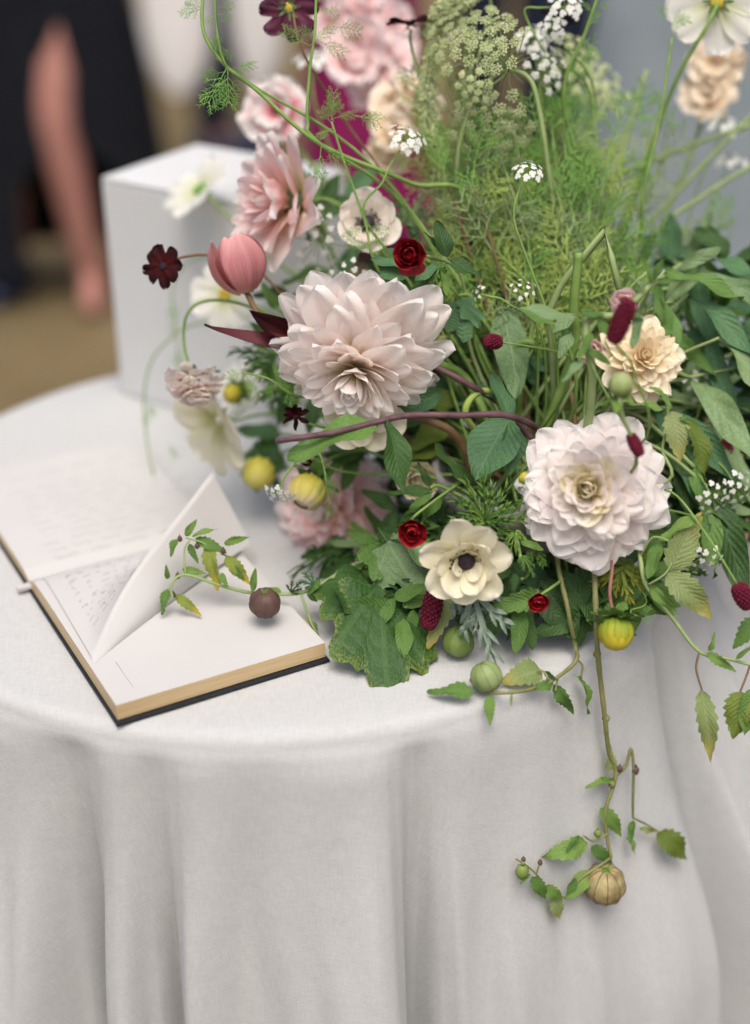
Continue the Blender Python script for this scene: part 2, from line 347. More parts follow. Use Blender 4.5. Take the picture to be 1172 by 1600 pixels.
def leaf_mesh(kind, mat, seed=0):
    key = (kind, mat, seed)
    if key in LM: return LM[key]
    r = random.Random(hash((kind, seed)) if False else seed * 7 + len(kind)); mb = MB()
    bend = r.uniform(-34, 10); wav = r.uniform(.03, .075); ph = r.uniform(0, 6.28); fold = r.uniform(.10, .34)
    def strip(wfn, nu, nv, teeth=0, ta=0):
        N = nv
        def fn(u, v):
            s = 2 * u - 1; w = wfn(v)
            if teeth: w *= 1 + ta * (((v * teeth) % 1) - .5) * (1 if abs(s) > .6 else 0)
            a = R_(bend) * v
            y = v * (math.sin(a) / a if abs(a) > 1e-3 else 1); z = v * math.sin(a) * .5
            x = s * w / 2
            z += fold * abs(x) + wav * math.sin(v * 9 + ph + s) * abs(s) - .25 * x * x
            return Vector((x + .04 * math.sin(v * 3 + ph) * v, y, z))
        mb.grid(fn, nu, nv)
    if kind == 'ovate': strip(lambda v: .52 * (math.sin(PI * min(1, v) ** .78)) ** .8 + .004, 6, 10)
    elif kind == 'serrate': strip(lambda v: .56 * max(0, math.sin(PI * v ** .72)) ** .85 * (1 - .25 * v) + .004, 6, 28, 7, .34)
    elif kind == 'veined': strip(lambda v: .40 * max(0, math.sin(PI * v ** .85)) ** .75 + .004, 8, 18, 9, .08)
    elif kind == 'lance': strip(lambda v: .20 * max(0, math.sin(PI * v ** .8)) ** .7 + .003, 4, 12)
    elif kind == 'strap': strip(lambda v: .15 * (sm(0, .25, v) * .6 + .4) * max(0.0, 1 - v ** 4) ** .6 + .002, 4, 14)
    elif kind in ('lobed', 'palm'):
        nl = 7 if kind == 'palm' else 5; span = R_(265); dp = .42 if kind == 'palm' else .34
        def fn(u, v):
            ph2 = (u - .5) * span; k = u * (nl - 1); dd = abs((k - round(k))) * 2
            R = (1 - dp * dd ** 1.4) * (1 - .33 * (abs(u - .5) * 2) ** 1.6)
            R *= 1 + (.05 * math.sin(u * 61) + .03 * math.sin(u * 97 + 2) + .05 * math.sin(u * 11 + ph)) * sm(.6, 1, v)
            x = math.sin(ph2) * R * v * .62; y = .12 + math.cos(ph2) * R * v * .62 + .22 * v
            z = .03 * math.sin(ph2 * 1.7 + ph) * v * v + .004 * math.cos(k * 2 * PI) * v - .16 * (y - .2) ** 2 - .22 * x * x + .016 * math.sin(x * 11 + ph) * math.sin(y * 9 + 2 * ph) + .010 * math.sin(x * 23 + y * 19)
            return Vector((x, y, z))
        vs, uvs, fs = [], [], []; nu, nv = 48, 5
        for j in range(nv + 1):
            for i in range(nu + 1):
                u, v = i / nu, j / nv; k = u * (nl - 1)
                vs.append(fn(u, v)); uvs.append((.5 + .5 * (k - round(k)) * (.25 + .75 * v), v))
        fs = [(j * (nu + 1) + i, j * (nu + 1) + i + 1, (j + 1) * (nu + 1) + i + 1, (j + 1) * (nu + 1) + i) for j in range(nv) for i in range(nu)]
        mb.add(vs, fs, uvs); mb.tube([(0, -.15, .03), (0, 0, .01), (0, .12, 0)], .014, .010, 4)
    elif kind == 'dissected':
        def lobe(p0, ang, ln, w, z0, up):
            d = Vector((math.sin(ang), math.cos(ang), up)); sd = Vector((math.cos(ang), -math.sin(ang), r.uniform(-.4, .4)))
            def fn(u, v):
                q = p0 + d * ln * v + sd * (2 * u - 1) * w * .5 * (.55 + .75 * v) * max(.04, 1 - v ** 3) + Vector((0, 0, z0 + .06 * math.sin(v * 4) + .03 * abs(2 * u - 1)))
                return q
            mb.grid(fn, 2, 6)
        for a in (-68, -34, 0, 34, 68):
            an = R_(a + r.uniform(-7, 7)); L = (.95 - abs(a) / 150) * r.uniform(.85, 1.05); d = Vector((math.sin(an), math.cos(an), 0)); u0 = r.uniform(-.15, .2)
            lobe(Vector((0, 0, 0)), an, L, .13, 0, u0)
            for t, sa in ((.45, 32), (.5, -32), (.72, 28), (.76, -28)):
                p = d * L * t + Vector((0, 0, u0 * L * t))
                lobe(p, an + R_(sa), L * .34 * (1.25 - t * .5), .085, 0, u0 + r.uniform(-.1, .15))
    LM[key] = mb.mesh('leaf', M[mat]); return LM[key]
def leaf(root, p0, p1, kind='ovate', mat='leaf', w=1.0, roll=0.0, seed=None, face=None, name='leaf', thick=1.0, label=None):
    """a leaf from its base p0 to its tip p1 (world points)"""
    d = p1 - p0; L = d.length
    n = face if face is not None else (-FW * .8 + Vector((0, 0, 1)) * .5)
    F = frame_y(d, n) @ Matrix.Rotation(roll, 4, 'Y')
    sd = rnd.randint(0, 3) if seed is None else seed
    return part(name, leaf_mesh(kind, mat, sd), root, Matrix.Translation(p0) @ F @ Matrix.Diagonal((L * w, L, L * thick, 1)), label=label)
FR = {}
def frond_mesh(mat, seed):
    if (mat, seed) in FR: return FR[(mat, seed)]
    r = random.Random(seed + 40); mb = MB()
    def br(p, d, L, lev, th):
        e = p + d * L; m = p + d * L * .5 + Vector((r.uniform(-1, 1), r.uniform(-1, 1), r.uniform(-1, 1))) * L * .06
        mb.tube([p, m, e], th, th * .6, 3, cap=False)
        if lev == 0: return
        nb = (5, 4, 3)[2 - lev] if lev < 3 else 5
        for i in range(nb):
            t = .3 + .65 * i / max(1, nb - 1)
            for sg in (-1, 1):
                if lev == 1 and r.random() < .25: continue
                q = p + d * L * t; ax = Vector((r.uniform(-.5, .5), r.uniform(-.2, .2), 1)).normalized()
                dd = Matrix.Rotation(sg * R_(r.uniform(32, 58)), 3, ax) @ d; dd = (dd + Vector((0, 0, r.uniform(-.3, .3)))).normalized()
                br(q, dd, L * (.50 if lev == 2 else .42) * (1.15 - .55 * t), lev - 1, th * .78)
    br(Vector((0, 0, 0)), Vector((0, 1, 0)), .9, 2, .016)
    FR[(mat, seed)] = mb.mesh('frond', M[mat]); return FR[(mat, seed)]
def frond(root, p0, p1, mat='frond', roll=0, w=1.0, seed=None):
    d = p1 - p0; L = d.length
    F = frame_y(d, -FW) @ Matrix.Rotation(roll, 4, 'Y')
    return part('frond', frond_mesh(mat, rnd.randint(0, 4) if seed is None else seed), root, Matrix.Translation(p0) @ F @ Matrix.Diagonal((L * w, L, L, 1)))
def stem(root, pts, r0, r1=None, mat='stem', n=6, k=6, name='stem', wob=0):
    mb = MB(); mb.tube(spline(pts, n), r0, r1, k, wob=wob); return wpart(name, mb, M[mat], root)

# ------------------------------------------------------------------ ground
m, nt, b, out = newmat('dry_grass_ground')
tc = nd(nt, 'ShaderNodeTexCoord'); n1 = nd(nt, 'ShaderNodeTexNoise'); n1.inputs['Scale'].default_value = 2.2; n1.inputs['Detail'].default_value = 6
n2 = nd(nt, 'ShaderNodeTexNoise'); n2.inputs['Scale'].default_value = 60; n2.inputs['Detail'].default_value = 5
for n in (n1, n2): nt.links.new(tc.outputs['Object'], n.inputs['Vector'])
c = ramp(nt, [(.3, (.10, .075, .035)), (.5, (.175, .125, .06)), (.72, (.25, .19, .105))], n1.outputs['Fac'])
c = mixc(nt, .55, c, ramp(nt, [(.3, (.06, .045, .02)), (.7, (.34, .27, .15))], n2.outputs['Fac']))
nt.links.new(c, b.inputs['Base Color']); b.inputs['Roughness'].default_value = .95; b.inputs['Specular IOR Level'].default_value = .1
bp = nd(nt, 'ShaderNodeBump'); bp.inputs['Distance'].default_value = .02; nt.links.new(n2.outputs['Fac'], bp.inputs['Height']); nt.links.new(bp.outputs[0], b.inputs['Normal'])
mb = MB(); mb.grid(lambda u, v: Vector(((u - .5) * 900, (v - .5) * 900, 0)), 40, 40)
thing('ground', None, None, Vector((0, 0, 0)), kind='structure', mesh=mb.mesh('ground', m))

# ------------------------------------------------------------------ table and cloth
RAD = 0.395
TC = Vector((-0.0954, 1.298, 0))
def cyl_hit(px, py, rad):
    r = ray(px, py); ox, oy = CAM.x - TC.x, CAM.y - TC.y
    A = r.x * r.x + r.y * r.y; B = 2 * (ox * r.x + oy * r.y); C_ = ox * ox + oy * oy - rad * rad
    t = (-B - math.sqrt(max(0, B * B - 4 * A * C_))) / (2 * A); return CAM + r * t
FOLDS = [(-420, .03), (-330, -.02), (-250, .03), (-150, .035), (-60, .028), (0, .034), (40, .026), (100, -.006), (138, -.034), (152, -.008), (166, .014), (196, .02),
         (228, .002), (258, -.022), (276, .004), (294, .02), (335, .018), (385, .006), (430, .010), (490, .022), (560, .034), (615, .034), (642, .012), (658, -.022),
         (680, -.020), (700, .008), (725, .018), (800, .024), (900, .032), (1000, .042), (1075, .046), (1122, .026), (1142, -.022), (1158, -.020), (1180, .01)]
_fp = []
for px, a in FOLDS:
    h = cyl_hit(px, 1600, RAD + .04); _fp.append((math.atan2(h.y - TC.y, h.x - TC.x), a))
_hc = T(1044, 962, TZ - .01); TH_C = math.atan2(_hc.y - TC.y, _hc.x - TC.x)
_fp = [q for q in _fp if q[0] < TH_C - .30]
_fp += [(TH_C - .20, .050), (TH_C - .09, .060), (TH_C - .035, .046), (TH_C - .008, -.05), (TH_C + .02, -.045), (TH_C + .055, .03), (TH_C + .10, .075), (TH_C + .15, .06), (TH_C + .21, .115), (TH_C + .28, .085), (TH_C + .36, .13), (TH_C + .46, .115), (TH_C + .56, .07), (TH_C + .66, .0)]
_last = _fp[-1][0]; _first = _fp[0][0]
_span = _first + 2 * PI - _last; _k = 12
for i in range(1, 2 * _k):
    th = _last + _span * i / (2 * _k) + rnd.uniform(-.03, .03); _fp.append((th, (.036 if i % 2 else -.02) + rnd.uniform(-.008, .008)))
_fp.append((_first + 2 * PI, _fp[0][1]))
def fold(th):
    while th < _first: th += 2 * PI
    while th >= _first + 2 * PI: th -= 2 * PI
    for i in range(len(_fp) - 1):
        a, b = _fp[i], _fp[i + 1]
        if a[0] <= th < b[0]:
            t = (th - a[0]) / (b[0] - a[0]); t = t * t * (3 - 2 * t); return lerp(a[1], b[1], t)
    return 0
_right0 = cyl_hit(1000, 1300, RAD).x; _ftab = [fold(-PI + 2 * PI * i / 1440) for i in range(1441)]
def fold_l(th):
    th = (th + PI) % (2 * PI) / (2 * PI) * 1440; i = int(th); return lerp(_ftab[i], _ftab[min(i + 1, 1440)], th - i)
def cloth_r(th, s):
    """radius of the hanging cloth at angle th, s metres below the table edge"""
    amp = .10 * sm(0, .03, s) + .9 * sm(-.02, .36, s) * min(1.35, .8 + .6 * s)
    k = math.exp(-((th - TH_C - .25) / .38) ** 4); amp = lerp(amp, 1.25 * sm(-.015, .05, s) + .5 * s, k * (1 if th > TH_C - .05 else .30))
    amp *= 1.65 if th < TH_C - .1 or th > TH_C + .6 else 1.0
    g = lerp(.4 * fold_l(th) + .3 * fold_l(th + .03) + .3 * fold_l(th - .03), fold_l(th), sm(.02, .30, s))
    return RAD + .002 + .045 * s + amp * g + .0035 * math.sin(th * 37 + s * 9) * sm(.02, .2, s) + .002 * math.sin(th * 71 - s * 15) * sm(.05, .3, s)
m, nt, b, out = newmat('linen')
uv = nd(nt, 'ShaderNodeUVMap')
def slub(sx, sy):
    mp = nd(nt, 'ShaderNodeMapping'); mp.inputs['Scale'].default_value = (sx, sy, 1); mp.inputs['Rotation'].default_value = (0, 0, R_(24)); nt.links.new(uv.outputs[0], mp.inputs[0])
    n = nd(nt, 'ShaderNodeTexNoise'); n.inputs['Scale'].default_value = 1; n.inputs['Detail'].default_value = 3; n.inputs['Roughness'].default_value = .65
    nt.links.new(mp.outputs[0], n.inputs['Vector']); return n.outputs['Fac']
wv = mth(nt, 'ADD', slub(1500, 70), slub(70, 1500))
c = ramp(nt, [(.37, (.435, .442, .431)), (.63, (.555, .563, .55))], mth(nt, 'MULTIPLY', wv, .5))
nt.links.new(c, b.inputs['Base Color']); b.inputs['Roughness'].default_value = .9; b.inputs['Specular IOR Level'].default_value = .12
b.inputs['Sheen Weight'].default_value = .15
bp = nd(nt, 'ShaderNodeBump'); bp.inputs['Strength'].default_value = .4; bp.inputs['Distance'].default_value = .0009
wr_ = slub(9, 14); wr2 = slub(38, 30)
nt.links.new(mth(nt, 'ADD', wv, mth(nt, 'ADD', mth(nt, 'MULTIPLY', wr_, 5.0), mth(nt, 'MULTIPLY', wr2, .7))), bp.inputs['Height']); nt.links.new(bp.outputs[0], b.inputs['Normal'])
M['linen'] = m
mb = MB(); NT = 720
rings = [('t', r) for r in (0.0, .1, .2, .3, .36, .380)] + [('c', a) for a in (15, 30, 45, 60, 75)] + [('s', .004 + .74 * (j / 52) ** 1.35) for j in range(53)]
vs, uvs, fs = [], [], []
for kind, q in rings:
    for i in range(NT):
        th = 2 * PI * i / NT; co, si = math.cos(th), math.sin(th)
        if kind == 't': r, z, L = q, TZ, q
        elif kind == 'c': r = RAD - .013 + .013 * math.sin(R_(q)); z = TZ - .013 + .013 * math.cos(R_(q)); L = RAD - .013 + .02 * q / 90
        else: r = cloth_r(th, q) if q > .004 else RAD + .001; z = TZ - .010 - q; L = RAD + .01 + q
        if kind == 't' and q > .05: z += .0009 * math.sin(th * 5 + q * 40) * math.sin(q * 30 + th * 2)
        vs.append((r * co, r * si, max(z, .006))); uvs.append((L * co, L * si))
for j in range(len(rings) - 1):
    for i in range(NT):
        a, b2 = j * NT + i, j * NT + (i + 1) % NT; fs.append((a, b2, b2 + NT, a + NT))
mb.add(vs, fs, uvs); mb.v = [(x, y, z) for x, y, z in mb.v]
thing('tablecloth', 'white linen cloth falling in soft folds over the round table', 'tablecloth', TC, mesh=mb.mesh('tablecloth', M['linen']))
M['wood'] = plain('table_wood', (.20, .12, .06), (.30, .19, .10), .5, 12, stretch=(1, 12, 1))
tb = thing('table', 'round pedestal table hidden under the white linen cloth', 'table', TC)
def lathe(prof, k=32, mi=0):
    b_ = MB(); n = len(prof) - 1
    def fn(u, v):
        f = v * n; i = min(int(f), n - 1); t = f - i; r = lerp(prof[i][0], prof[i + 1][0], t); z = lerp(prof[i][1], prof[i + 1][1], t)
        return Vector((r * math.cos(2 * PI * u), r * math.sin(2 * PI * u), z))
    b_.grid(fn, k, n, True, mi); return b_
part('table_top', lathe([(0, .720), (.375, .720), (.382, .727), (.382, .738), (.376, .744), (0, .744)], 64).mesh('table_top', M['wood']), tb, Matrix.Translation(TC))
part('leg', lathe([(0, .03), (.045, .03), (.04, .2), (.03, .5), (.05, .719), (0, .719)], 20).mesh('leg', M['wood']), tb, Matrix.Translation(TC))
part('base', lathe([(0, .002), (.24, .002), (.24, .015), (.1, .03), (0, .03)], 32).mesh('base', M['wood']), tb, Matrix.Translation(TC))
def on_cloth(px, py, off=.01):
    """first hit of a sight line with the table top or the hanging cloth, pulled off metres towards the viewer"""
    r = ray(px, py); t = .9
    while t < 2:
        p = CAM + r * t; q = p - TC; rr = math.hypot(q.x, q.y); s = TZ - p.z
        if s >= -.001 and ((s < .012 and rr < RAD) or (s > .01 and rr < cloth_r(math.atan2(q.y, q.x), s - .01))): break
        t += .002
    return CAM + r * (t - off)

# ------------------------------------------------------------------ guest book
M['paper'] = plain('white_paper', (.50, .495, .475), (.54, .53, .51), .8, 8, .15)
M['gilt'] = plain('gilt_page_edge', (.50, .36, .18), (.62, .47, .27), .45, 30, .4, stretch=(1, 1, 60))
M['cover'] = plain('black_book_cloth', (.012, .014, .018), (.022, .025, .03), .6, 300, .3)
M['ink'] = plain('grey_ink', (.40, .405, .42), None, .8)
A = T(183, 1136, TZ + .001); B_ = T(515, 1034, TZ + .001); C0 = T(0, 858, TZ + .001)
bu = (B_ - A); LU = bu.length; bu.normalize(); bv = Vector((-bu.y, bu.x, 0)); 
if bv.y < 0: bv = -bv
spn = T(42, 928, TZ + .001); WP = (spn - A).dot(bv)
book = thing('guest_book', 'open guest book with black cover and gilt page edges on the table', 'book', A)
BF = Matrix(((bu.x, bv.x, 0, A.x), (bu.y, bv.y, 0, A.y), (0, 0, 1, A.z), (0, 0, 0, 1)))
def bookpart(name, mb_, mats, smooth=False): return part(name, mb_.mesh(name, mats, smooth), book, BF)
mb = MB(); mb.box((0, 0, 0), (LU, WP - .004, .0025)); mb.box((0, WP - .003, 0), (LU, WP + .012, .003)); mb.box((0, WP + .013, 0), (LU, 2 * WP + .012, .0025))
cvp = bookpart('cover', mb, M['cover'])
def zpage(v, h): return .0035 + h * (1 - math.exp(-v / .010) * .55 - .05 * v / WP)
def block(sgn, h):
    mb = MB(); g = WP + .0045; e = .002; n = 14
    for i in range(n):
        a, b2 = (WP + .001) * i / n, (WP + .001) * (i + 1) / n
        z0, z1 = zpage(a, h), zpage(b2, h); va, vb = g + sgn * a, g + sgn * b2
        P = [(e, va, z0), (LU - e, va, z0), (LU - e, vb, z1), (e, vb, z1), (e, va, .0036), (LU - e, va, .0036), (LU - e, vb, .0036), (e, vb, .0036)]
        mb.add(P, [(0, 1, 2, 3) if sgn > 0 else (3, 2, 1, 0)], None, 0); mb.add(P, [(0, 3, 7, 4), (1, 5, 6, 2)], None, 1)
        if i == n - 1: mb.add([P[3], P[2], P[6], P[7]], [(0, 1, 2, 3)], None, 1)
    return mb
HN, HF = .0145, .0105
bookpart('page_block', block(-1, HN), [M['paper'], M['gilt']]); bookpart('page_block', block(1, HF), [M['paper'], M['gilt']])
mb = MB(); mb.box((-.010, WP + .000, .004), (.006, WP + .007, .007)); bookpart('ribbon', mb, M['paper'])
# lifted leaf: rises from the gutter, arches over and its free corner curls under
def bl(p): return BF.inverted() @ p
g0 = Vector((.012, WP - .002, .014)); g1 = Vector((LU * .99, WP - .002, .016))
r0 = bl(T(146, 1034, TZ + .0185)); r1 = bl(at(331, 737, T(331, 872, TZ + .02).__sub__(CAM).dot(FW)))
l0 = bl(T(150, 1036, TZ + .0185)); l1 = bl(T(282, 925, TZ + .0180)); l2 = bl(T(398, 866, TZ + .020)); l3 = bl(T(388, 838, TZ + .03))
def sheet(u, v):
    g = g0.lerp(g1, u); rd = r0.lerp(r1, u); rd = rd + Vector((-.010 * math.sin(PI * u), .004 * math.sin(2 * PI * u), .006 * math.sin(PI * u)))
    lo = (l0 * (1 - u) ** 2 + l1 * 2 * u * (1 - u) + (l2 * .4 + l3 * .6) * u * u)
    if v < .6:
        t = v / .6; p = g.lerp(rd, t); base = zpage(max(0, WP - p.y), HN) + .002
        p.z = max(lerp(g.z, rd.z, t * t), base) ; return p
    t = (v - .6) / .4; p = rd.lerp(lo, t); p = p + Vector((.010, -.004, 0)) * (math.sin(PI * t) * math.sin(PI * min(1, u * 1.15)) * .8); return p
mb = MB(); mb.grid(sheet, 20, 30); bookpart('loose_page', mb, M['paper'], True)
# rows of handwriting: thin ink strokes lying on the sheets
def scrawl(o, du, dv, L, hgt, zf, mb, r):
    x = 0
    while x < L:
        w = r.uniform(.012, .03); pts = []
        n = int(w / .0022)
        for k in range(n + 1):
            px_ = x + k * .0022; py_ = (hgt * (.5 * math.sin(k * 2.3 + r.random()) + (.9 if r.random() < .15 else 0)))
            q = o + du * px_ + dv * py_; pts.append(Vector((q.x, q.y, zf(q))))
        if len(pts) > 1: mb.tube(pts, .0003, .0003, 3, cap=False)
        x += w + r.uniform(.006, .012)
mb = MB(); r = random.Random(3)
far = lambda q: zpage(max(0, q.y - WP - .0045), HF) + .0001
for row in range(13):
    o = Vector((.03 + r.uniform(0, .01), WP + .025 + .0145 * row, 0))
    if r.random() < .85: scrawl(o, Vector((1, 0, 0)), Vector((0, 1, 0)), LU * r.uniform(.45, .85), .0042, far, mb, r)
for row in range(9):
    t = .12 + .085 * row
    v0 = (.6 * t); p0 = sheet(.10, v0)
    zs = lambda q: 0
    n = int(26 * (1 - t * .5)); x = 0.10
    while x < .62 - .1 * t:
        pts = []
        for k in range(9):
            uu = x + k * .006; vv = v0 + r.uniform(.004, .012) * math.sin(k * 2.2 + r.random() * 2) + (.016 if r.random() < .12 else 0)
            p = sheet(uu, max(0.02, min(.56, vv))); p.z += .0002; pts.append(p)
        mb.tube(pts[:r.randint(4, 9)], .0003, .0003, 3, cap=False); x += .06 + r.uniform(0, .04)
o = part('handwriting', mb.mesh('handwriting', M['ink']), book, BF, kind='stuff')
mb = MB(); zn = lambda u, v: Vector((u, v, zpage(max(0, WP - v), HN) + .0001))
mb.tube([zn(.022, .02), zn(.022, .06)], .00022, .00022, 3)
part('ruled_border', mb.mesh('ruled_border', M['ink']), book, BF)

# ------------------------------------------------------------------ white card box at the back of the table
M['boxpaint'] = plain('white_box_paint', (.59, .60, .59), (.63, .64, .63), .55, 6, .3)
k0 = T(190, 615, TZ + .001); dist = (k0 - CAM).xy.length
def z_at(px, py, hd):
    r = ray(px, py); return CAM.z + r.z * hd / r.xy.length
zt = z_at(158, 276, dist)
ct = T(158, 276, zt); e1 = (T(350, 312, zt) - ct); e1.z = 0; e1.normalize(); e2 = Vector((-e1.y, e1.x, 0)); L2 = (T(322, 227, zt) - ct).dot(e2)
XF = Matrix(((e1.x, e2.x, 0, k0.x), (e1.y, e2.y, 0, k0.y), (0, 0, 1, k0.z), (0, 0, 0, 1)))
bx = thing('card_box', 'white card box standing behind the guest book at the table back', 'box', k0)
H = zt - k0.z; wB, dB = .21, max(.12, min(.26, abs(L2)))
print('BOX', H, L2, 'BOOK', LU, WP)
def rbox(lo, hi, bev=.003):
    b_ = MB(); b_.box(lo, hi, frame=None); me = b_.mesh('b', M['boxpaint'], False); bm_ = __import__('bmesh').new(); bm_.from_mesh(me)
    __import__('bmesh').ops.bevel(bm_, geom=bm_.edges[:], offset=bev, segments=2, affect='EDGES', profile=.7); bm_.to_mesh(me); bm_.free(); return me
me = rbox((0, 0, 0), (wB, dB, H - .0045)); me.name = 'box_body'; part('box_body', me, bx, XF)
me = rbox((0, 0, H - .004), (wB, dB, H)); me.name = 'lid'; part('lid', me, bx, XF)
if 0: mb = MB(); mb.box((wB * .3, dB * .45, H + .0004), (wB * .75, dB * .5, H + .0012)); part('slot', mb.mesh('slot', M['darkeye'], False), bx, XF)

# ------------------------------------------------------------------ guests behind the table, far out of focus
def skin_mesh(name, joints, bones, mats, sub=1):
    me = bpy.data.meshes.new(name + '_cage'); names = list(joints); me.from_pydata([joints[n][0] for n in names], [(names.index(a), names.index(b)) for a, b in bones], [])
    o = bpy.data.objects.new(name + '_cage', me); COL.objects.link(o)
    sk = o.modifiers.new('skin', 'SKIN'); sk.use_smooth_shade = True
    for i, n in enumerate(names):
        q = joints[n][1]; me.skin_vertices[0].data[i].radius = q if isinstance(q, tuple) else (q, q)
    me.skin_vertices[0].data[0].use_root = True
    sb_ = o.modifiers.new('sub', 'SUBSURF'); sb_.levels = sub; sb_.render_levels = sub
    dg = bpy.context.evaluated_depsgraph_get(); res = bpy.data.meshes.new_from_object(o.evaluated_get(dg)); res.name = name
    bpy.data.objects.remove(o); bpy.data.meshes.remove(me)
    res.materials.clear(); res.materials.append(mats)
    for p in res.polygons: p.use_smooth = True
    return res
M['skin'] = plain('skin', (.40, .185, .145), (.46, .22, .18), .55, 20)
M['black_cloth'] = plain('black_cloth', (.006, .007, .010), (.011, .013, .017), .85, 30, .15)
M['navy_cloth'] = plain('navy_cloth', (.010, .016, .035), (.018, .026, .05), .8, 30)
M['magenta_cloth'] = plain('magenta_cloth', (.20, .006, .075), (.26, .010, .10), .7, 8)
M['greyblue_cloth'] = plain('grey_blue_cloth', (.24, .29, .31), (.29, .34, .36), .8, 8)
M['white_cloth'] = plain('white_cloth', (.80, .78, .75), (.84, .82, .79), .8, 8)
M['hair'] = plain('brown_hair', (.05, .03, .02), (.09, .055, .035), .5, 60)
M['shoe'] = plain('dark_shoe', (.012, .02, .05), (.02, .03, .07), .4, 30)
def person(label, pos, rz, legs=None):
    base = Vector((pos[0], pos[1], 0)); F = Matrix.Translation(base) @ Matrix.Rotation(rz, 4, 'Z')
    p = thing('person', label, 'person', base, group='guests standing behind the table')
    J = {'pelvis': ((0, 0, .95), (.14, .10)), 'waist': ((0, 0, 1.10), (.12, .09)), 'chest': ((0, 0, 1.32), (.145, .10)), 'neckb': ((0, .01, 1.46), (.06, .055)), 'neck': ((0, 0, 1.52), .048), 'head': ((0, -.015, 1.62), (.075, .09)), 'crown': ((0, 0, 1.70), (.06, .075)), 'nose': ((0, -.105, 1.60), .014)}
    Bn = [('pelvis', 'waist'), ('waist', 'chest'), ('chest', 'neckb'), ('neckb', 'neck'), ('neck', 'head'), ('head', 'crown'), ('head', 'nose')]
    L = legs or {}
    for sg, sd in ((-1, 'l'), (1, 'r')):
        hip, knee, ank, toe = L.get(sd, ((sg * .09, 0, .88), (sg * .10, -.02, .50), (sg * .10, .02, .085), (sg * .12, -.14, .025)))
        J['hip' + sd] = (hip, .085); J['knee' + sd] = (knee, .058); J['calf' + sd] = (tuple(lerp(a, b_, .3) for a, b_ in zip(knee, ank)), .057); J['ank' + sd] = (ank, .036); J['toe' + sd] = (toe, (.035, .022))
        Bn += [('pelvis', 'hip' + sd), ('hip' + sd, 'knee' + sd), ('knee' + sd, 'calf' + sd), ('calf' + sd, 'ank' + sd), ('ank' + sd, 'toe' + sd)]
        J['sh' + sd] = ((sg * .17, 0, 1.40), .052); J['el' + sd] = ((sg * .23, .02, 1.16), .040); J['wr' + sd] = ((sg * .12, -.20, 1.17), .028); J['palm' + sd] = ((sg * .075, -.235, 1.18), (.02, .034))
        Bn += [('chest', 'sh' + sd), ('sh' + sd, 'el' + sd), ('el' + sd, 'wr' + sd), ('wr' + sd, 'palm' + sd)]
        for k in range(5):
            n1_ = 'f%d%s' % (k, sd); n2_ = 'g%d%s' % (k, sd); yy = -.115 + k * .022
            fl = (.05, .078, .085, .08, .062)[k]
            zz = 1.22 - k * .021; J[n1_] = ((sg * .045, -.25 - (.01 if k == 0 else 0), zz + .01), .0095); J[n2_] = ((sg * (.045 - fl * .8), -.262 - sg * .012 - (.01 if k == 0 else 0), zz + .012), .0075)
            Bn += [('palm' + sd, n1_), (n1_, n2_)]
    part('body', skin_mesh('body', J, Bn, M['skin']), p, F)
    mbh = MB(); mbh.ball((0, .02, 1.665), .105, 14, 9, (.86, .98, 1.05)); part('hair', mbh.mesh('hair', M['hair']), p, F)
    return p, F, J
def garment(p, F, name, prof, mat, ex=1.0, ey=.75, folds=9, amp=.03, gap=None, cx=0, cy=0):
    n = len(prof) - 1; mb = MB()
    def fn(u, v):
        gp = 0 if gap is None else gap[1] * sm(.56, .80, v); an = 2 * PI * u if gap is None else gap[0] + gp * .5 + (2 * PI - gp) * u
        f = v * n; i = min(int(f), n - 1); t = f - i; r = lerp(prof[i][0], prof[i + 1][0], t); z = lerp(prof[i][1], prof[i + 1][1], t)
        r *= 1 + amp * sm(.15, 1, v) * math.sin(an * folds + 1.3)
        return Vector((cx + r * ex * math.cos(an), cy + r * ey * math.sin(an), z))
    mb.grid(fn, 60, n * 3, gap is None); return part(name, mb.mesh(name, mat), p, F)
def trousers(p, F, J, mat, name='trousers', k=1.35):
    J2 = {'pelvis': (J['pelvis'][0], (.165, .125)), 'waist': ((0, 0, 1.04), (.14, .11))}; B2 = [('pelvis', 'waist')]
    for sd in 'lr':
        J2['hip' + sd] = (J['hip' + sd][0], .108); J2['knee' + sd] = (J['knee' + sd][0], .086); a = J['ank' + sd][0]; J2['ank' + sd] = ((a[0], a[1], a[2] + .01), .078)
        B2 += [('pelvis', 'hip' + sd), ('hip' + sd, 'knee' + sd), ('knee' + sd, 'ank' + sd)]
    part(name, skin_mesh(name, J2, B2, mat), p, F)
def top(p, F, J, mat, name='jacket', sleeves=True):
    J2 = {'waist': ((0, 0, .98), (.165, .125)), 'mid': ((0, 0, 1.15), (.15, .115)), 'chest': ((0, 0, 1.34), (.165, .12)), 'neckb': ((0, .01, 1.45), (.07, .065))}; B2 = [('waist', 'mid'), ('mid', 'chest'), ('chest', 'neckb')]
    if sleeves:
        for sd in 'lr':
            for q, rr in (('sh', .07), ('el', .056), ('wr', .045)): J2[q + sd] = (J[q + sd][0], rr)
            B2 += [('chest', 'sh' + sd), ('sh' + sd, 'el' + sd), ('el' + sd, 'wr' + sd)]
    part(name, skin_mesh(name, J2, B2, mat), p, F)
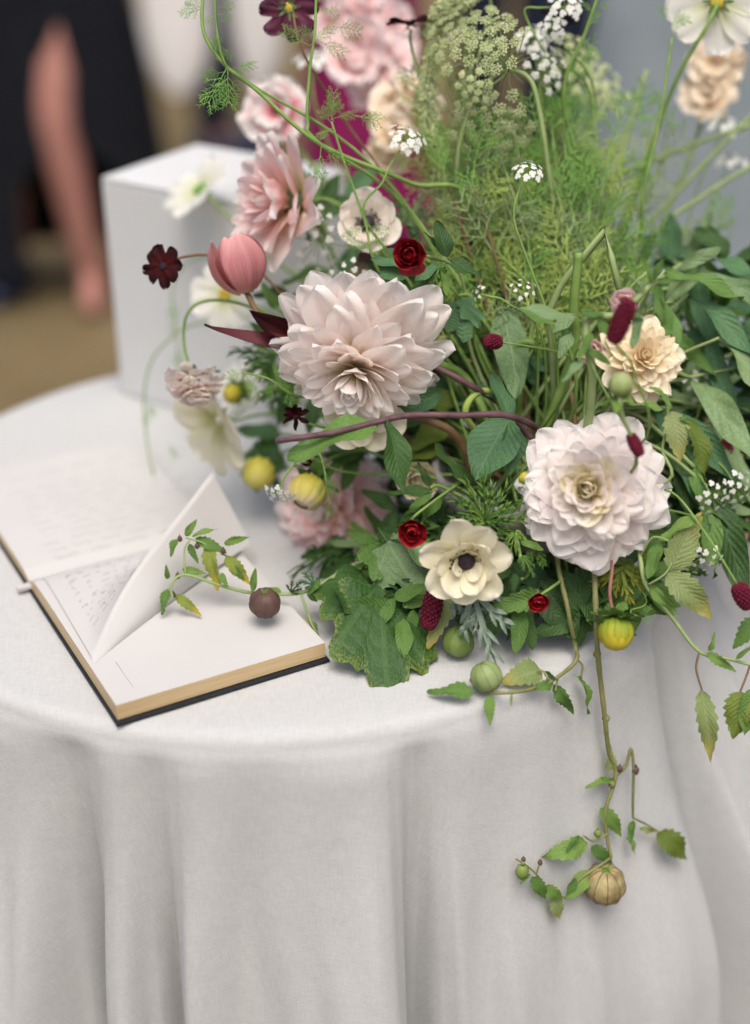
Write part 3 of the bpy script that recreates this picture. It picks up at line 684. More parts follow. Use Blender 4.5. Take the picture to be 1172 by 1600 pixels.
def shoes(p, F, J, mat, sides='lr'):
    for sd in sides:
        a, t_ = Vector(J['ank' + sd][0]), Vector(J['toe' + sd][0]); d = (t_ - a); d.z = 0; d.normalize(); mb = MB(); c_ = Vector((a.x, a.y, .045)) + d * .07
        s_ = Vector((-d.y, d.x, 0))
        mb.grid(lambda u, v: c_ + d * (.155 * -math.cos(PI * v)) + s_ * (.052 * math.sin(PI * v) ** .6 * math.cos(2 * PI * u)) + Vector((0, 0, max(-.043, .05 * math.sin(PI * v) ** .6 * math.sin(2 * PI * u) * (1.1 - .5 * v)))), 12, 10, True)
        part('shoe', mb.mesh('shoe', mat), p, F)
def gpos(px, py): return T(px, py, 0)
# woman in a long black dress, one bare leg through the slit
f0 = gpos(150, 478); wc = f0 + Vector((-.085, .10, 0))
legs = {'r': ((.07, -.03, .90), (.035, -.15, .55), (.085, -.115, .085), (.10, -.24, .03)), 'l': ((-.10, 0, .88), (-.13, 0, .5), (-.16, .05, .085), (-.18, -.10, .025))}
p, F, J = person('woman in a long black dress with one bare leg stepping through the slit', (wc.x, wc.y), 0, legs)
garment(p, F, 'dress', [(.155, 1.04), (.19, .92), (.215, .78), (.235, .62), (.25, .45), (.265, .30), (.28, .10)], M['black_cloth'], 1.16, .70, 8, .03, (R_(-76), R_(58)))
top(p, F, J, M['black_cloth'], 'bodice', False); shoes(p, F, J, M['shoe'], 'l')
garment(p, F, 'sash', [(.162, 1.0), (.182, .94), (.190, .91)], M['navy_cloth'], 1.03, .68, 3, .0)
# navy trousers between two white bags
def standing(label, px, hd, outfit, mat, mat2=None, rz=0, k=1.0):
    r = ray(px, 100); r = r * (hd / r.xy.length); pos = CAM + r
    p, F, J = person(label, (pos.x, pos.y), rz)
    if outfit == 'dress':
        garment(p, F, 'dress', [(.15, 1.05), (.19, .92), (.205, .75), (.215, .5), (.225, .3), (.235, .10)], mat, 1.0 * k, .7, 8, .06); top(p, F, J, mat, 'bodice', False)
    else:
        trousers(p, F, J, mat); top(p, F, J, mat2 or mat)
    shoes(p, F, J, M['shoe']); return p
standing('guest in navy trousers with a white bag on either side', 338, 5.6, 'trousers', M['navy_cloth'], None, R_(88))
def bag(px, hd, w, z0, label):
    r = ray(px, 40); r = r * (hd / r.xy.length); pos = CAM + r; pos.z = z0
    b_ = thing('bag', label, 'bag', pos, group='white bags hanging beside the navy trousers')
    mb = MB(); mb.grid(lambda u, v: Vector((w / 2 * math.cos(2 * PI * u) * (.35 + .65 * math.sin(PI * min(.5, v * .8)) ** .5), w * .28 * math.sin(2 * PI * u) * (1 - .6 * v), .36 * v)), 20, 10, True)
    mb.add([(0, 0, .0)] , []); part('bag_body', mb.mesh('bag_body', M['white_cloth']), b_, Matrix.Translation(pos))
    mb = MB(); mb.tube(spline([(-w * .3, 0, .35), (-w * .2, 0, .55), (0, 0, .62), (w * .2, 0, .55), (w * .3, 0, .35)]), .008); part('handle', mb.mesh('handle', M['white_cloth']), b_, Matrix.Translation(pos))
bag(276, 5.0, .23, .37, 'white bag left of the navy trousers, nearest the black dress'); bag(404, 5.0, .18, .38, 'white bag right of the navy trousers, behind the top flowers')
standing('woman in a magenta dress directly behind the flowers', 568, 4.3, 'dress', M['magenta_cloth'], None, R_(10), .78)
standing('guest in a dark navy suit behind the tall lace flowers', 800, 4.9, 'trousers', M['navy_cloth'], None, R_(-20))
standing('guest in a dark navy suit farther right, half behind the pale shawl', 905, 5.2, 'trousers', M['navy_cloth'], None, R_(60))
r = ray(962, 100); r = r * (4.5 / r.xy.length); pos = CAM + r
p = thing('shawl', 'pale shawl hanging down between the navy suit and the grey blue dress', 'shawl', Vector((pos.x, pos.y, .42)))
mb = MB(); mb.grid(lambda u, v: Vector((.055 * math.cos(2 * PI * u) * (.4 + .6 * sm(0, .25, v)) * (1 + .12 * math.sin(8 * PI * u)), .03 * math.sin(2 * PI * u) * (.5 + .5 * sm(0, .25, v)), .62 * v)), 24, 12, True)
part('drape', mb.mesh('drape', M['white_cloth']), p, Matrix.Translation(WM[p.name].to_translation()))
standing('woman in a pale grey blue dress at the right edge', 1095, 3.4, 'dress', M['greyblue_cloth'], None, 0, 1.25)

# ------------------------------------------------------------------ the flower bowl
VB = T(835, 885); VT = VB + Vector((0, 0, .105))
M['glaze'] = plain('stone_grey_glaze', (.26, .25, .24), (.34, .33, .31), .35, 25, .5)
vs_ = thing('flower_bowl', 'low grey footed bowl almost hidden under the flowers', 'bowl', VB)
part('bowl', lathe([(0, .035), (.03, .033), (.06, .042), (.08, .06), (.092, .085), (.096, .105), (.091, .106), (.086, .085), (.07, .055), (0, .045)], 40).mesh('bowl', M['glaze']), vs_, Matrix.Translation(VB))
part('foot', lathe([(0, .002), (.048, .002), (.050, .006), (.03, .014), (.026, .034), (0, .034)], 32).mesh('foot', M['glaze']), vs_, Matrix.Translation(VB))
def S0():
    a = rnd.uniform(0, 2 * PI); q = rnd.uniform(0, .065); return VT + Vector((q * math.cos(a), q * math.sin(a), rnd.uniform(-.04, .0)))
def stem_pts(c, ax, back=.05, s0=None):
    s0 = s0 or S0(); b_ = c - ax * back; mid = (s0 + b_) * .5 + Vector((0, 0, .03)) - FW * -.02
    return [s0, mid, b_, c - ax * .004]
GA = 2.399963
def calyx(root, F, r, mat='bracts', n=8, ln=.02, z=-.004, down=-.25, kind='lance'):
    for i in range(n):
        Mx = F @ Matrix.Translation((0, 0, z)) @ Matrix.Rotation(2 * PI * i / n + rnd.uniform(-.15, .15), 4, 'Z') @ Matrix.Translation((0, r * .3, 0)) @ Matrix.Rotation(down + rnd.uniform(-.25, .25), 4, 'X') @ Matrix.Diagonal((ln * 1.3, ln, ln, 1))
        part('sepal', leaf_mesh(kind, mat, i % 3), root, Mx)

def dahlia(label, px, py, d, axis, R, n=95, mats=('creamin', 'blush'), openness=1.0, stem_mat='stem', spts=None, elev_out=-6, elev_in=78, wide=1.0, droop=0, grp=None, flat=.45, tipk='point', skew=0, skewx=0):
    c = at(px, py, d); ax = cv(*axis); F = Matrix.Translation(c) @ frame_z(ax)
    t_ = thing('dahlia', label, 'dahlia', spts[0] if spts else c - ax * .05, group=grp)
    sp_ = spts or stem_pts(c, ax); stem(t_, sp_, .0034, .0030, stem_mat)
    gz = F.to_3x3().inverted() @ Vector((0, 0, 1)); gx = F.to_3x3().inverted() @ RT
    for i in range(n):
        t = (i + .5) / n; phi = i * GA + rnd.uniform(-.12, .12)
        elev = R_(lerp(elev_in, elev_out, t ** .62) + rnd.uniform(-9, 9))
        ln = R * (.22 + .80 * t ** .58) * rnd.uniform(.92, 1.06)
        h = R * flat * (1 - t) ** 1.3 - R * .10
        if t < .14: me = petal(mats[0], 5, 7, w=.50, tip='round', cup=.5, b0=-6, b1=44, seed=i % 3, basew=.45)
        elif t < .40: me = petal(mats[0] if rnd.random() < .5 - t else mats[1], 6, 8, w=.47, tip=('round', tipk)[i % 2], cup=.42, b0=-4, b1=20, seed=i % 4, basew=.34, ruffle=.02)
        else: me = petal(mats[1], 7, 10, w=.47 + .05 * (i % 3), tip=(tipk, 'round', tipk)[(i * 7 // 3) % 3], cup=.10 + .14 * (i % 3), b0=12, b1=-22 + 12 * (i % 4), seed=i % 5, basew=.28, ruffle=.045 + .02 * (i % 3), notch=.015 * (i % 2))
        if droop:
            loc = Vector((-math.sin(phi), math.cos(phi), 0)); elev += droop * gz.dot(loc) * t
        if skew:
            loc = Vector((-math.sin(phi), math.cos(phi), 0)); ln *= (1 + skew * gz.dot(loc) * t) * (1 + skewx * abs(gx.dot(loc)) * t)
        put_petal(me, t_, F, phi, elev, R * .05 * t, h, ln, wide * rnd.uniform(.92, 1.14), roll=rnd.uniform(-.14, .14))
    cb = MB(); cb.ball((0, 0, R * .05), R * .17, 10, 6, (1, 1, 1.2)); part('flower_heart', cb.mesh('flower_heart', M['bracts']), t_, F)
    calyx(t_, F, R * .25, n=7, ln=R * .45, z=-R * .12); return t_
dahlia('large pale blush dahlia drooping over the dark stem at the centre', 560, 562, 1.215, (-.16, -.74, .64), .072, 124, ('blush2', 'blush'), elev_out=-28, wide=.94, droop=.0, skew=.04, skewx=.16, flat=.40)
dahlia('large pale blush dahlia facing the viewer above the yellow hanging bud', 924, 766, 1.175, (-.22, .02, .97), .064, 128, ('creamin', 'blush2'), elev_out=-12, wide=1.08)
dahlia('soft pink dahlia seen from the side above the pink tulip', 466, 318, 1.32, (-.82, .02, .52), .073, 44, ('pink', 'pink'), elev_out=20, wide=.86)
dahlia('blurred blush dahlia low at the left behind the half open yellow bud', 522, 796, 1.385, (-.35, -.10, .9), .064, 66, ('blush2', 'pink'))
dahlia('butter yellow dahlia on the right below the pink ranunculus', 1000, 562, 1.235, (.12, .15, .97), .040, 60, ('peach', 'peach'))

def blossom(name, label, cat, px, py, d, axis, R, layers, centre=None, cmat='darkeye', stem_mat='stem', spts=None, sr=.0022, cal=None, grp=None, scal=None, root=None, F=None):
    """layers: (count, petal material, elevation deg, length factor, kw for petal)"""
    c = at(px, py, d); ax = cv(*axis); F = Matrix.Translation(c) @ frame_z(ax)
    t_ = root or thing(name, label, cat, spts[0] if spts else c - ax * .04, group=grp)
    if sr: stem(t_, spts or stem_pts(c, ax, .035), sr, sr * .85, stem_mat)
    off = rnd.uniform(0, 6)
    for (n, mat, el, lf, kw) in layers:
        for i in range(n):
            kw2 = dict(kw); kw2['seed'] = i % 4
            put_petal(petal(mat, 6, 7, **kw2), t_, F, off + 2 * PI * i / n + rnd.uniform(-.12, .12), R_(el + rnd.uniform(-7, 7)), R * .08, R * .01 * el / 10, R * lf * rnd.uniform(.93, 1.06), rnd.uniform(.94, 1.08), roll=rnd.uniform(-.12, .12))
        off += PI / n
    if centre == 'eye':
        mb = MB(); mb.ball((0, 0, R * .16), R * .22, 12, 7, (1, 1, .7)); part('eye', mb.mesh('eye', M[cmat]), t_, F)
        mb = MB()
        for i in range(46):
            a = i * GA; q = R * rnd.uniform(.25, .44); top_ = Vector((q * math.cos(a), q * math.sin(a), R * rnd.uniform(.16, .34)))
            mb.tube([(math.cos(a) * R * .1, math.sin(a) * R * .1, 0), top_], R * .008, R * .006, 3, cap=False); mb.ball(top_, R * .033, 5, 3)
        part('stamens', mb.mesh('stamens', M[cmat]), t_, F)
    elif centre == 'disc':
        mb = MB(); mb.ball((0, 0, R * .03), R * .2, 12, 6, (1, 1, .5))
        for i in range(50):
            q = R * .19 * math.sqrt(i / 50); a = i * GA; mb.ball((q * math.cos(a), q * math.sin(a), R * (.12 - .3 * (q / R) ** 1.2 * .6)), R * .026, 5, 3)
        part('disc', mb.mesh('disc', M[cmat]), t_, F)
    elif centre == 'swirl':
        for i in range(16):
            t = i / 15; me = petal(layers[0][1], 5, 5, w=.95, tip='round', cup=.8, b0=-25, b1=55, seed=i % 3, basew=.6)
            put_petal(me, t_, F, i * GA, R_(lerp(95, 55, t)), R * .05 + R * .28 * t, 0, R * lerp(.55, .8, t), 1)
    if cal: calyx(t_, F, R * .2, n=cal[0], ln=R * cal[1], z=-R * .03, down=cal[2] if len(cal) > 2 else -.25, mat=cal[3] if len(cal) > 3 else 'bracts')
    return t_
rp = dict(w=.72, tip='round', cup=.35, b0=22, b1=-20, ruffle=.04, basew=.3)
# cream anemones
pk = dict(w=.74, tip='round', cup=.34, b0=6, b1=26, ruffle=.035, basew=.32, notch=.03)
blossom('anemone', 'cream anemone with a dark eye at the front below centre', 'anemone', 728, 873, 1.165, (-.02, -.34, .93), .0345, [(7, 'cream', 10, 1.05, dict(pk, b1=14, ruffle=.07)), (6, 'cream', 30, .9, dict(pk, ruffle=.07)), (3, 'cream', 46, .6, pk)], 'eye', sr=.0026, stem_mat='stemlight')
blossom('anemone', 'creamy blush anemone with a small violet eye beneath the white floret sprig', 'anemone', 574, 350, 1.29, (.05, .05, .99), .030, [(6, 'creamblush', 12, 1, dict(pk, w=.95)), (5, 'creamblush', 26, .85, dict(pk, w=.9))], 'eye')
blossom('anemone', 'cream anemone with a black eye tucked under the central dahlia', 'anemone', 570, 648, 1.245, (.02, -.25, .97), .034, [(6, 'cream', 8, 1, dict(pk, w=.8)), (4, 'cream', 24, .8, pk)], 'eye')
blossom('ranunculus', 'pale cream ranunculus globe behind the veined leaf', 'ranunculus', 655, 752, 1.30, (-.1, .0, 1), .030, [(6, 'cream', 34, 1, dict(w=.95, tip='round', cup=.7, b0=-6, b1=50, basew=.4)), (6, 'cream', 56, .9, dict(w=.9, tip='round', cup=.7, b0=-12, b1=55, basew=.4))], 'swirl')
# crimson ranunculus
ck = dict(w=1.0, tip='round', cup=.7, b0=-24, b1=62, basew=.5)
for lb, px, py, d, axv, R, s_ in (('small crimson ranunculus with a folded back petal above the central dahlia', 641, 398, 1.185, (-.12, -.12, .98), .0142, None),
                              ('small open crimson ranunculus left of the cream anemone', 645, 826, 1.175, (-.15, -.35, .9), .0125, None),
                              ('tiny crimson ranunculus bud lowest of the three red ones', 841, 935, 1.165, (-.05, -.5, .86), 0.0095, [at(880, 905, 1.2), at(862, 918, 1.18), at(850, 926, 1.175), at(842, 932, 1.168)])):
    t_ = blossom('ranunculus', lb, 'ranunculus', px, py, d, axv, R, [(6, 'red', 22, 1.25, dict(ck, b0=-10, b1=55)), (6, 'red', 42, 1.15, ck), (5, 'red', 60, .95, ck)], 'swirl', sr=.0014, cal=(5, .8, -.5), spts=s_)
    F = Matrix.Translation(at(px, py, d)) @ frame_z(cv(*axv))
    for a in ((2.9, 3.6) if R > .01 else ()): put_petal(petal('red', 6, 6, w=.95, tip='round', cup=.4, b0=20, b1=-40, basew=.4), t_, F, a, R_(-5), R * .3, -R * .15, R * 1.0)
blossom('ranunculus', 'rose pink ranunculus peeping over the butter yellow dahlia', 'ranunculus', 974, 484, 1.27, (-.1, .35, .9), .022, [(7, 'stock', 40, 1, ck), (6, 'pink', 60, .85, ck)], 'swirl')
blossom('ranunculus', 'pink ranunculus half hidden left of the butter yellow dahlia', 'ranunculus', 932, 556, 1.28, (-.5, .2, .8), .020, [(6, 'pink', 35, 1, ck), (5, 'pink', 55, .85, ck)], 'swirl')

# tulip
def tulip():
    c = at(386, 458, 1.262); ax = cv(-.27, .95, .14); F = Matrix.Translation(c) @ frame_z(ax, -FW)
    t_ = thing('tulip', 'dusky pink closed tulip leaning left beside the chocolate cosmos', 'tulip', c)
    stem(t_, [S0(), at(560, 640, 1.33), at(440, 545, 1.275), at(407, 498, 1.262), c], .0032, .0028, 'stembrown')
    for k in range(6):
        outer = k % 2 == 0; L = .0595 if outer else .0575
        me = petal('tulip', 10, 14, w=.60, tip='point', cup=.62, b0=-52 if outer else -46, b1=52, seed=k, basew=.45, ruffle=.012)
        put_petal(me, t_, F, R_(60 * k + 22), R_(79 if outer else 82), .0065 if outer else .0045, .0, L, 1.12 if outer else 1.0)
tulip()
# dark cosmos
dk = dict(w=.62, tip='blunt', cup=.22, b0=5, b1=-14, ruffle=.13, basew=.4, notch=.10)
blossom('cosmos', 'chocolate cosmos facing out at the far left of the tulip', 'cosmos', 255, 416, 1.255, (-.35, -.05, .93), .0178, [(8, 'choc', 6, 1, dk)], 'disc', 'darkeye', 'stembrown', [at(455, 480, 1.32), at(400, 420, 1.30), at(330, 399, 1.275), at(285, 402, 1.262), at(258, 415, 1.256)], .0014)
blossom('cosmos', 'plum cosmos seen from behind at the top edge', 'cosmos', 452, 12, 1.26, (.15, .35, -.9), .0265, [(8, 'plum', -4, 1, dict(dk, w=.55))], 'disc', 'pollen', 'stembrown', [S0(), at(640, 340, 1.33), at(540, 190, 1.30), at(475, 85, 1.255), at(458, 22, 1.255)], .0013, cal=(8, .4, -.2))
blossom('cosmos', 'wine dark cosmos in profile left of the green seed plume', 'cosmos', 641, 38, 1.30, (-.15, .9, .3), .0205, [(8, 'choc', 12, 1, dk)], 'disc', 'darkeye', 'stem', None, .0014, cal=(6, .4, -.4))
blossom('cosmos', 'withered chocolate cosmos beneath the central dahlia', 'cosmos', 463, 652, 1.235, (-.2, .3, .9), .0135, [(7, 'choc', 50, 1, dict(w=.4, tip='point', cup=.5, b0=-10, b1=40, ruffle=.1)), (6, 'choc', 20, .9, dict(w=.4, tip='point', cup=.4, b0=10, b1=-60, ruffle=.1))], 'disc', 'darkeye', 'stem', [S0(), at(640, 700, 1.30), at(520, 672, 1.25), at(470, 658, 1.238)], .0013)
blossom('cosmos', 'dark red cosmos half behind the white florets at the top', 'cosmos', 872, 30, 1.36, (.3, .8, .3), .016, [(8, 'choc', 10, 1, dk)], 'disc', 'darkeye', 'stem', None, .0013)
blossom('cosmos', 'withered dark cosmos between the veined leaf and the half open yellow bud', 'cosmos', 492, 725, 1.30, (-.3, -.3, .8), .012, [(7, 'choc', 30, 1, dict(w=.4, tip='point', cup=.4, b0=10, b1=-40, ruffle=.1))], 'disc', 'darkeye', 'stem', None, .0013)
# dark wilted parrot tulip left of the central dahlia
wt = thing('tulip', 'wilted maroon tulip petals pointing left beside the central dahlia', 'tulip', at(470, 540, 1.24))
stem(wt, [S0(), at(620, 610, 1.30), at(480, 545, 1.245)], .003, .0028, 'stembrown')
for (a, b_, w_, sd_, mt_, rl) in (((472, 548, 1.24), (317, 507, 1.215), .30, 1, 'maroon', .5), ((480, 545, 1.235), (388, 484, 1.225), .52, 2, 'choc', -.2), ((478, 552, 1.235), (412, 512, 1.215), .5, 3, 'maroon', .9)):
    P0, P1 = at(*a), at(*b_); dd = P1 - P0
    part('petal', petal(mt_, 8, 12, w=w_, tip='acute', cup=.9, b0=-14, b1=16, seed=sd_, basew=.7, ruffle=.02), wt, Matrix.Translation(P0) @ frame_y(dd, -FW + UP * .4) @ Matrix.Rotation(rl, 4, 'Y') @ Matrix.Diagonal((dd.length,) * 3 + (1,)))
# white cosmos
wk = dict(w=.66, tip='blunt', cup=.12, b0=8, b1=-12, ruffle=.05, basew=.28, notch=.05)
blossom('cosmos', 'cream white cosmos in profile hanging under the drooping pink scabiosa', 'cosmos', 343, 656, 1.38, (-.74, -.46, .50), .052, [(8, 'cream', 20, 1, wk)], None, 'pollen', 'stem', [S0(), at(600, 690, 1.40), at(440, 648, 1.40), at(368, 657, 1.40), at(345, 656, 1.40)], .0017, cal=(8, .26, -.5))
blossom('cosmos', 'large white cosmos seen from behind at the top right corner', 'cosmos', 1122, 2, 1.30, (.1, .25, -.95), .042, [(8, 'white', 4, 1, wk)], 'disc', 'pollen', 'stem', [S0(), at(985, 330, 1.36), at(1050, 140, 1.32), at(1105, 40, 1.29), at(1121, 6, 1.296)], .002, cal=(8, .3, -.2))
blossom('cosmos', 'blurred white cosmos with a green centre against the card box', 'cosmos', 314, 298, 1.48, (-.5, .55, .65), .038, [(8, 'white', 12, 1, wk)], 'disc', 'frond', 'stem', [S0(), at(520, 480, 1.43), at(400, 380, 1.44), at(325, 306, 1.448)], .0017, cal=(8, .36, -.3, 'leaf'))
blossom('cosmos', 'blurred cream cosmos behind the pink tulip', 'cosmos', 352, 462, 1.43, (-.3, -.1, .9), .033, [(8, 'white', 8, 1, wk)], 'disc', 'pollen', 'stem', None, .0017)
blossom('cosmos', 'blurred white cosmos with a yellow centre below the dark tulip petals', 'cosmos', 383, 608, 1.43, (-.5, .2, .8), .029, [(8, 'white', 8, 1, wk)], 'disc', 'pollen', 'stem', None, .0017)
# ruffled soft flowers at the back
rk = dict(w=1.1, tip='blunt', cup=.2, b0=25, b1=-25, ruffle=.22, basew=.35, notch=.04)
blossom('sweet_pea', 'white ruffled sweet pea with a pink heart left of the magenta dress', 'sweet pea', 432, 178, 1.45, (-.1, .05, .99), .034, [(6, 'sweet', 12, 1, rk), (5, 'sweet', 45, .75, rk)], None)
for lb, L, mat in (('stalk of soft pink stock flowers against the magenta dress', [(520, 40), (570, 15), (560, 75), (605, 95), (585, 130), (545, 105), (612, 45)], 'stock'),
                   ('stalk of peach stock flowers left of the green seed plume', [(640, 150), (615, 170), (655, 178), (620, 205), (600, 235)], 'apricot'),
                   ('stalk of apricot sweet peas near the right edge', [(1118, 100), (1108, 150)], 'apricot')):
    dd = 1.46 if mat == 'apricot' else 1.56
    x0, y0 = L[0]; t_ = thing('stock_flower', lb, 'flower', at(L[-1][0], L[-1][1] + 60, dd))
    stem(t_, [S0(), at(L[-1][0] + (60 if x0 < 900 else -60), L[-1][1] + 170, dd), at(*L[-1], dd + .012), at(x0, y0, dd + .012)], .0024, .0018)
    for (x, y) in L:
        blossom('', '', '', x, y, dd + rnd.uniform(-.02, .01), (rnd.uniform(-.7, .7), rnd.uniform(-.2, .5), .8), (.031 if mat == 'stock' else .026 if x0 < 900 else .029), [(5, mat, 14, 1, rk), (4, mat, 50, .7, rk)], None, sr=0, root=t_)
# scabiosa hanging from an arched stem
def scabiosa():
    c = at(303, 588, 1.30); ax = cv(.05, -.97, .22); F = Matrix.Translation(c) @ frame_z(ax)
    t_ = thing('scabiosa', 'pale pink scabiosa hanging head down from an arched stem', 'scabiosa', c)
    stem(t_, [S0(), at(560, 620, 1.36), at(440, 510, 1.32), at(380, 476, 1.31), at(322, 470, 1.30), at(292, 492, 1.30), at(288, 540, 1.30), c], .0017, .0013, 'stem', 8)
    for i in range(64):
        t = i / 63; phi = i * GA
        me = petal('scab' if i % 3 else 'creamblush', 4, 5, w=1.05, tip='blunt', cup=.3, b0=20, b1=-45, ruffle=.12, basew=.4, seed=i % 4, notch=.06)
        put_petal(me, t_, F, phi, R_(lerp(80, -14, t)), .004 + .012 * t, .013 * (1 - t * t), .0135 * rnd.uniform(.8, 1.15), 1)
    calyx(t_, F, .01, n=9, ln=.021, z=-.002, down=.12); return t_
scabiosa()

# burnet heads on wire-thin stems
def burnet(label, p0, p1, r, pts, mat='stem'):
    """head from base p0 to tip p1"""
    a, b_ = at(*p0), at(*p1); t_ = thing('burnet', label, 'burnet', a)
    stem(t_, [at(*q) if isinstance(q, tuple) else q for q in pts] + [a], .0011, .0008, mat, 6, 5)
    d = b_ - a; L = d.length; F = Matrix.Translation(a) @ frame_z(d); mb = MB()
    mb.ball((0, 0, L / 2), 1, 10, 8, (r * .82, r * .82, L * .48))
    n = int(90 + L * 3000)
    for i in range(n):
        v = (i + .5) / n; a_ = i * GA; rr = r * .86 * math.sin(PI * v) ** .55; z = L * (.5 - .48 * math.cos(PI * v))
        mb.ball((rr * math.cos(a_), rr * math.sin(a_), z), r * rnd.uniform(.17, .24), 5, 3)
        if i % 2 == 0: mb.tube([(rr * math.cos(a_), rr * math.sin(a_), z), (rr * 1.25 * math.cos(a_), rr * 1.25 * math.sin(a_), z + r * .1)], r * .05, r * .03, 3, cap=False)
    part('flower_head', mb.mesh('flower_head', M['burnet']), t_, F)
burnet('round burgundy burnet head over the pale lance leaf', (783, 535, 1.21), (758, 533, 1.205), .0066, [S0(), (960, 590, 1.26), (880, 553, 1.23), (825, 541, 1.215)])
burnet('fuzzy burgundy burnet head in front of the rose pink ranunculus', (957, 535, 1.095), (985, 468, 1.085), .0078, [S0(), (995, 700, 1.16), (990, 580, 1.11), (970, 548, 1.098)])
burnet('small burgundy burnet head over the right hand dahlia', (984, 678, 1.115), (1001, 712, 1.11), .0052, [S0(), (880, 620, 1.20), (905, 545, 1.15), (945, 610, 1.13)])
burnet('burgundy burnet head among the strap leaves at the right edge', (1132, 686, 1.30), (1141, 728, 1.30), .0075, [S0(), (1060, 620, 1.33), (1110, 660, 1.31)])
burnet('long burgundy burnet head hanging beside the silver leaf', (682, 915, 1.20), (668, 983, 1.195), .0085, [S0(), (760, 880, 1.26), (700, 895, 1.215)])
burnet('burgundy burnet head on a bowed stem at the right edge of the table', (1152, 913, 1.15), (1172, 950, 1.15), .0078, [S0(), (990, 770, 1.22), (1048, 768, 1.18), (1100, 830, 1.16)])

# dahlia buds
def bud(label, px, py, d, axis, r, mat, spts=None, smat='stem', n=11, openf=0.0, sep=7, sepmat='leaf', sepdown=.7, name='dahlia_bud'):
    c = at(px, py, d); ax = cv(*axis); F = Matrix.Translation(c) @ frame_z(ax)
    t_ = thing(name, label, 'bud', spts[0] if spts else c); stem(t_, spts or stem_pts(c, ax, .03), .0017, .0015, smat)
    mb = MB(); mb.ball((0, 0, r * .9), r * .86, 12, 8, (1, 1, .95)); part('bud_core', mb.mesh('bud_core', M[mat]), t_, F)
    for k in range(n):
        me = petal(mat, 6, 9, w=.62, tip='round', cup=.55, b0=-66 + openf * 30, b1=88 - openf * 60, seed=k % 3, basew=.5)
        put_petal(me, t_, F, 2 * PI * k / n, R_(84 - openf * 25), r * .36, -r * .04, r * (2.15 + openf), 1.0)
    for k in range(sep):
        Mx = F @ Matrix.Translation((0, 0, -r * .12)) @ Matrix.Rotation(2 * PI * k / sep + .2, 4, 'Z') @ Matrix.Rotation(-.30 + rnd.uniform(-.35, .6), 4, 'X') @ Matrix.Diagonal((r * 1.5, r * 1.55, r * 1.5, 1))
        part('sepal', leaf_mesh('ovate', sepmat, k % 3), t_, Mx)
    return t_
bud('round yellow green dahlia bud hanging from a pink stem under the right hand dahlia', 962, 966, 1.165, (0, -.99, .12), .0152, 'yellowbud', [at(955, 800, 1.21), at(957, 880, 1.175), at(953, 930, 1.167), at(961, 966, 1.165)], 'stempink', 12, sep=9)
bud('blurred yellow bud floating over the open book', 409, 731, 1.40, (-.15, -.4, .9), .0175, 'yellowpale', None, 'stem', 10, sepmat='leafteal')
bud('half open pale yellow dahlia bud left of the veined leaf', 492, 748, 1.285, (-.42, -.82, .4), .0160, 'palebud', [S0(), at(600, 700, 1.33), at(520, 715, 1.29), at(494, 746, 1.285)], 'stem', 13, .18)
bud('small yellow bud tucked left of the right hand dahlia', 821, 758, 1.20, (.05, .98, .15), .0066, 'yellowbud', None, 'stem', 8)
bud('pale green pod in front of the butter yellow dahlia', 968, 618, 1.10, (.05, .9, .35), .0105, 'podgreen', [S0(), at(985, 740, 1.15), at(970, 640, 1.10), at(968, 618, 1.10)], 'stemlight', 6, sepmat='leafbright', sep=5) if 'podgreen' in M else None
bud('blurred olive yellow bud behind the feathery sprig under the dark tulip petals', 370, 612, 1.40, (-.4, -.3, .8), .0105, 'yellowbud', None, 'stem', 8)

# ------------------------------------------------------------------ stems with leaves, traced one by one
def sprig(name, label, cat, base, pts, r0, r1, mat='stem', grp=None, n=6, wob=0, base_out=False):
    t_ = thing(name, label, cat, base, group=grp)
    if pts: stem(t_, pts, r0, r1, mat, n, wob=wob)
    return t_
def LF(t_, a, b_, kind='ovate', mat='leaf', w=1.0, roll=0.0, seed=None, face=None, thick=1.0):
    return leaf(t_, at(*a), at(*b_), kind, mat, w, roll, seed, face, thick=thick)
def ocl(px, py, off=.012): return on_cloth(px, py, off)
def LC(t_, a, b_, kind, mat, w=1.0, roll=0.0, oa=.012, ob=.012, face=None, seed=None):
    p0, p1 = ocl(a[0], a[1], oa), ocl(b_[0], b_[1], ob); d0 = (p0 - CAM).dot(FW); d1 = min((p1 - CAM).dot(FW), d0 + .008)
    return leaf(t_, p0, at(b_[0], b_[1], d1), kind, mat, w, roll, seed, face)
